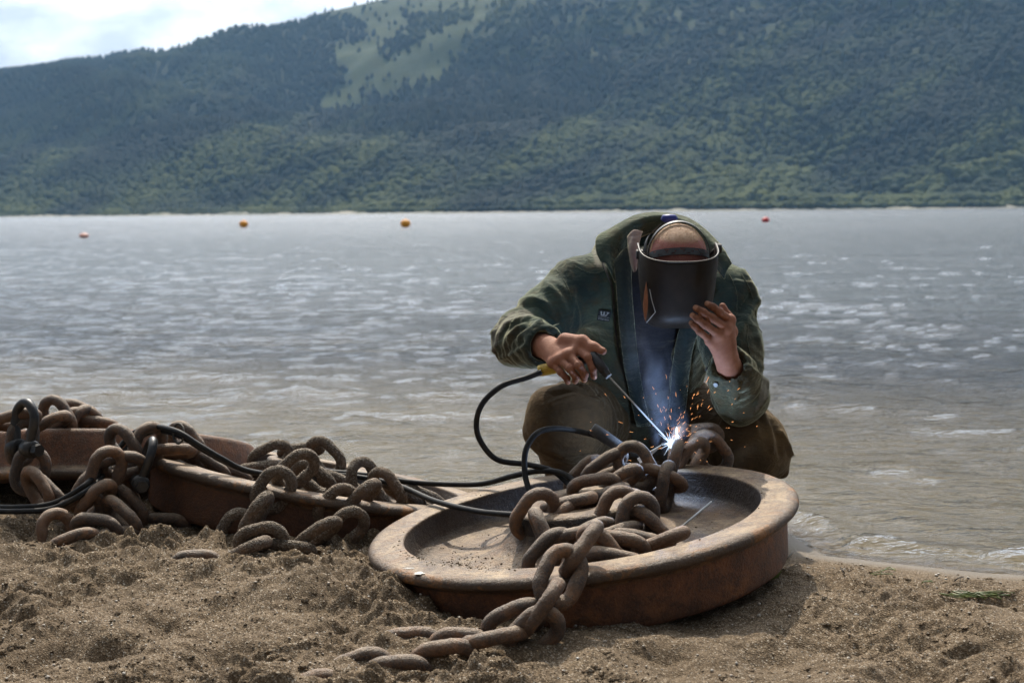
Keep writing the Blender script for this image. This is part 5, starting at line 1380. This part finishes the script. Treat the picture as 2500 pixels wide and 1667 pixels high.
# ================================================================== electrode holder, electrode, arc
holder = empty('electrode_holder', P(1370, 895, 3.63)); tag(holder, 'electrode holder with ribbed yellow grip and black jaw, gripped in a dirty hand', 'electrode holder')
m = M('yellow_grip'); m.bsdf(Base_Color=m.ramp(m.noise(60, 4), (0.35, (0.30, 0.185, 0.015)), (0.7, (0.50, 0.33, 0.03))), Roughness=0.5)
hp = [P(1314, 906, 3.640), P(1317, 905, 3.640), P(1350, 899, 3.636), P(1392, 890, 3.632)]
v, f = tube(hp, [.0125, .0145, .0145, .0145], 20); grip = link_obj('grip', mesh_np('grip', v, f), m.m, holder)
ax = (hp[3] - hp[1]).normalized(); u_ = ax.orthogonal().normalized(); w_ = ax.cross(u_); rb = []
for a in np.linspace(0, 2 * math.pi, 18, endpoint=False):
    o_ = (u_ * math.cos(a) + w_ * math.sin(a)) * .0143; rb.append(tube([hp[1] + ax * .004 + o_, hp[1] + ax * .034 + o_], .0011, 5))
v, f = join_np(rb); link_obj('grip_ribs', mesh_np('grip_ribs', v, f), m.m, grip)
v, f = tube([P(1392, 890, 3.632), P(1430, 878, 3.612), P(1447, 868, 3.590)], .0135, 16); link_obj('shank', mesh_np('shank', v, f), BAND, holder)
v, f = tube([P(1444, 862, 3.588), P(1447, 866, 3.585), P(1462, 887, 3.573), P(1476, 907, 3.562)], [.008, .0130, .0128, .0125], 16); link_obj('jaw', mesh_np('jaw', v, f), BAND, holder)
v, f = tube([P(1474, 904, 3.563), P(1486, 919, 3.555)], [.0122, .0100], 6); link_obj('collet', mesh_np('collet', v, f, False), m.m if False else SHACKLE_MAT, holder)
ARC = P(1638, 1082, 3.655)
e = empty('welding_electrode', P(1486, 918, 3.556)); tag(e, 'long thin grey electrode running from the holder down to the arc', 'electrode')
a0, a1 = P(1480, 912, 3.560), ARC + (P(1480, 912, 3.560) - ARC).normalized() * .008
v, f = tube([a0, a0.lerp(a1, .93)], .0021, 10); link_obj('flux_coat', mesh_np('flux_coat', v, f), FLUX, e)
v, f = tube([a0.lerp(a1, .93), a1], [.0021, .0016], 10); link_obj('hot_tip', mesh_np('hot_tip', v, f), STEEL, e)

m = M('arc_light'); em = m.n('Emission', Color=(0.72, 0.86, 1.0, 1), Strength=60.0); m.nt.links.new(em.outputs[0], m.out.inputs['Surface'])
V0, F0 = ico(2)
r_ = np.random.default_rng(5)
q = V0 * (0.0112 * (1 + 0.35 * r_.uniform(-1, 1, (len(V0), 1)))) + np.array(ARC)
parts_ = [(q, F0)]
q2 = I1 * np.array([.0055, .005, .0085]) + np.array(P(1653, 1067, 3.66)); parts_.append((q2, F1))
q3 = I1 * np.array([.003, .003, .012]) + np.array(P(1652, 1052, 3.66)); parts_.append((q3, F1))
for _ in range(46):
    d_ = Vector(r_.normal(size=3)).normalized(); d_.y *= .5; L_ = r_.uniform(.014, .046)
    parts_.append(tube([ARC + d_ * .006, ARC + d_ * L_], [.0008, .0001], 4))
v, f = join_np(parts_)
arc = link_obj('welding_arc', mesh_np('welding_arc', v, f, False), m.m); tag(arc, 'blinding blue white welding arc at the end of the electrode', 'welding arc')
ll = bpy.data.lights.new('arc_lamp', 'POINT'); ll.energy = 4.0; ll.color = (0.42, 0.62, 1.0); ll.shadow_soft_size = .012
lo = bpy.data.objects.new('arc_lamp', ll); COL.objects.link(lo); lo.location = ARC + Vector((-.004, -.022, .014))

m = M('glowing_spark'); at_ = m.n('Attribute', {'attribute_name': 'heat'})
em = m.n('Emission', Color=m.ramp(at_.outputs['Fac'], (0.0, (1.0, 0.42, 0.15)), (0.5, (1.0, 0.62, 0.32)), (1.0, (1.0, 0.88, 0.70))), Strength=5.0); m.nt.links.new(em.outputs[0], m.out.inputs['Surface'])
sp, heat = [], []
r_ = np.random.default_rng(11)
for i in range(150):
    big_ = i < 105
    ang = r_.normal(1.05, .55) if big_ else r_.uniform(-3.1, 3.1)
    dist = abs(r_.normal(0, .115)) + .014 if big_ else abs(r_.normal(0, .16)) + .02
    dy = r_.uniform(-.35, .15) * dist
    c_ = ARC + (CR * math.cos(ang) + CU * math.sin(ang)) * dist + Vector((0, dy, -.25 * dist * dist / .2))
    dr = (CR * math.cos(ang) + CU * (math.sin(ang) - .2) + Vector(r_.normal(size=3)) * .18).normalized()
    L_ = r_.uniform(.0008, .0036) if r_.random() < .55 else r_.uniform(.003, .0062)
    rad = r_.uniform(.0002, .00040)
    if c_.y < 3.4 or c_.z < .2: continue
    sp.append(tube([c_ - dr * L_, c_, c_ + dr * L_], [rad * .4, rad, rad * .5], 5)); heat += [r_.uniform(0, 1)] * 15
v, f = join_np(sp); me = mesh_np('sparks', v, f, False); add_attr(me, 'heat', heat)
tag(link_obj('sparks', me, m.m), 'spray of orange sparks flying up from the welding arc', 'sparks', kind='stuff')

# smoke drifting up from the arc in front of the chest
fsm = Field((.22, 3.50, .18), (.66, 3.92, .62), .012)
fsm.chain([ARC + Vector((0, 0, -.03)), ARC + Vector((-.02, .0, .06)), P(1600, 960, 3.70), P(1570, 840, 3.72), P(1570, 740, 3.66)], [.055, .065, .080, .090, .085], .03)
v_, f_ = fsm.mesh(); v_ = relax(v_, f_, 2)
m = M('welding_smoke')
pos = m.tc.outputs['Object']
nz = m.noise(17, 5, .65, dist=.8, stretch=(1, 1, .55)); nz2 = m.noise(6, 3, .5)
dens = m.math('MULTIPLY', m.ramp(nz, (0.42, 0.0), (0.70, 1.0)), m.ramp(nz2, (0.36, 0.15), (0.62, 1.0)))
pvv = m.n('VolumePrincipled', Color=(0.72, 0.80, 1.0), Anisotropy=0.25); sx = m.n('SeparateXYZ'); m.nt.links.new(m.tc.outputs['Object'], sx.inputs[0])
def track(k):
    # the drifting axis of the plume at each height
    mr = m.n('FloatCurve'); zz = m.n('MapRange'); m.nt.links.new(sx.outputs[2], zz.inputs['Value']); zz.inputs['From Min'].default_value = .20; zz.inputs['From Max'].default_value = .64
    pts_ = [(.20, ARC[k]), (.25, ARC[k]), (.32, (ARC + Vector((-.012, 0, 0)))[k]), (.40, P(1596, 960, 3.70)[k]), (.52, P(1572, 840, 3.72)[k]), (.64, P(1566, 740, 3.66)[k])]
    return m.ramp(zz.outputs['Result'], *[((a - .2) / .44, b - BASE[k]) for a, b in pts_])
BASE = (0.2, 3.5, 0)
def comp(k):
    g_ = m.n('SeparateColor'); m.nt.links.new(track(k), g_.inputs[0]); return m.math('SUBTRACT', m.math('SUBTRACT', sx.outputs[k], BASE[k]), g_.outputs[0])
dx_, dy_ = comp(0), comp(1)
rad_ = m.math('POWER', m.math('ADD', m.math('MULTIPLY', dx_, dx_), m.math('MULTIPLY', dy_, dy_)), 0.5)
rad_ = m.math('DIVIDE', rad_, m.math('ADD', m.math('MULTIPLY', sx.outputs[2], 1.6), 0.38))
fall = m.ramp(rad_, (0.004, 0.75), (0.032, 0.55), (0.068, 0.0))
ends = m.ramp(m.math('MULTIPLY', sx.outputs[2], 1.0), (0.20, 0.0), (0.27, 0.55), (0.42, 1.0), (0.51, 0.5), (0.592, 0.0))
dens = m.math('MULTIPLY', dens, m.math('MULTIPLY', fall, ends))
m.set(pvv, 'Density', m.math('MULTIPLY', dens, 8.0))
m.nt.links.new(pvv.outputs[0], m.out.inputs['Volume'])
tag(link_obj('welding_smoke', mesh_np('welding_smoke', v_, f_), m.m), 'thin bluish smoke rising from the arc past the mask', 'smoke', kind='stuff')

# ================================================================== buoys
def buoy(px, py, wpx, col, label, squash=1.0):
    # floats on the lake: distance from where its foot meets the water
    foot = W(px, py, 10); t = (CAM_H - WATER_Z) / (CAM_H - foot.z); p = CAMLOC + (foot - CAMLOC) * t
    r_ = wpx / 2 / FPX * p.y
    e = empty('mooring_buoy', p); tag(e, label, 'buoy', 'buoys moored on the lake')
    mm = M('buoy_plastic'); mm.bsdf(Base_Color=mm.ramp(mm.noise(1.5, 4), (0.35, tuple(c * .8 for c in col)), (0.7, col)), Roughness=0.45)
    prof = [(.001, -.6), (.5, -.55), (.85, -.3), (1.0, .1), (.93, .5), (.7, .78), (.36, .95), (.16, 1.0), (.15, 1.1), (.001, 1.1)]
    me = lathe('float', [(a * r_, (b + .62) * r_ * squash) for a, b in prof], 28, wob=0); link_obj('float', me, mm.m, e, Matrix.Translation(p))
    v, f = tube([p + Vector((r_ * .16 * math.cos(a), 0, (1.76 * squash + .16 * math.sin(a)) * r_)) for a in np.linspace(0, 6.28, 14)], r_ * .05, 6); link_obj('ring', mesh_np('ring', v, f), STEEL, e)
buoy(595, 556, 22, (0.85, 0.33, 0.012), 'orange ball buoy farther left of the two orange ones')
buoy(990, 556, 25, (0.85, 0.35, 0.012), 'larger orange ball buoy floating off the middle of the lake')
buoy(205, 581, 24, (0.70, 0.36, 0.29), 'pale pink buoy floating low near the left edge', .6)
buoy(1869, 543, 19, (0.62, 0.02, 0.02), 'small red buoy beyond the shoulder of the crouching person', .8)
# ================================================================== weed and twigs at the water's edge
m = M('green_weed'); m.bsdf(Base_Color=m.ramp(m.noise(40, 3), (0.3, (0.055, 0.085, 0.012)), (0.7, (0.16, 0.19, 0.035))), Roughness=0.4)
WEED = m.m
def on_sand(px, py, lift=.004):
    lo, hi = 2.2, 6.0
    for _ in range(40):
        mid = (lo + hi) / 2; p = W(px, py, mid)
        if p.z > float(ground_z(np.array([p.x]), np.array([p.y]))[0]) + lift: lo = mid
        else: hi = mid
    return W(px, py, lo)
def blade(pts, wid):
    v, f = tube(spline([on_sand(x, y, .004 + .006 * math.sin(3.14 * i / (len(pts) - 1))) for i, (x, y) in enumerate(pts)], 6), wid, 5); return v, f
def weed(label, blades, wid=.0011):
    e = empty('water_weed', on_sand(*blades[0][0])); tag(e, label, 'water weed', 'strands of weed along the waterline')
    for b_ in blades:
        v, f = blade(b_, wid); link_obj('blade', mesh_np('blade', v, f), WEED, e)
wr_ = np.random.default_rng(4)
weed('long tangle of bright green weed on the wet sand at the right edge', [[(x0, y0), (x0 + L * .5, y0 + dy * .5 + wr_.normal(0, 4)), (x0 + L, y0 + dy)] for x0, y0, L, dy in [(2285 + wr_.uniform(0, 110), 1443 + wr_.uniform(-3, 8), wr_.uniform(45, 90), wr_.uniform(0, 16)) for _ in range(22)]])
weed('small curl of green weed beside the wavelet', [[(2125, 1400), (2145, 1395), (2160, 1390), (2185, 1388)], [(2150, 1398), (2170, 1384), (2186, 1392)], [(2130, 1402), (2160, 1400), (2180, 1401)]])
weed('short pale green weed strand on the wet sand between two other weed patches', [[(2250, 1424), (2256, 1418), (2275, 1417)], [(2256, 1420), (2268, 1419), (2278, 1420)]])
lv = on_sand(1888, 1402, .012)
v = [lv + CR * x + CU * y + CT * z for x, y, z in ((-.022, -.010, 0), (-.008, -.004, .006), (.008, .006, .004), (.020, .012, 0), (-.004, -.011, .002), (.010, -.006, .004))]
tag(link_obj('leaf', mesh_np('leaf', [tuple(p) for p in v], [(0, 4, 1), (4, 5, 2, 1), (5, 3, 2)]), WEED), 'green leaf caught under the right side of the front wheel', 'leaf')
m = M('dark_twig'); m.bsdf(Base_Color=(0.03, 0.022, 0.016), Roughness=0.8)
for lab, pts in (('thin dark twig on the wet sand beside the right side of the wheel', [(1917, 1368), (1926, 1358), (1934, 1349)]), ('short dark twig sticking out of the sand before the wavelet', [(2052, 1386), (2058, 1392), (2062, 1398)]), ('curved dark twig near the right end of the wet sand', [(2330, 1418), (2340, 1410), (2352, 1407)])):
    v, f = blade(pts, .0014); tag(link_obj('twig', mesh_np('twig', v, f), m.m), lab, 'twig')
tag(link_obj('haze', box_mesh('haze', (-7200, -420, -7.3), (7200, 7200, 980)), HAZE_MAT), 'thin blue air over the lake and hills', 'haze', kind='stuff')
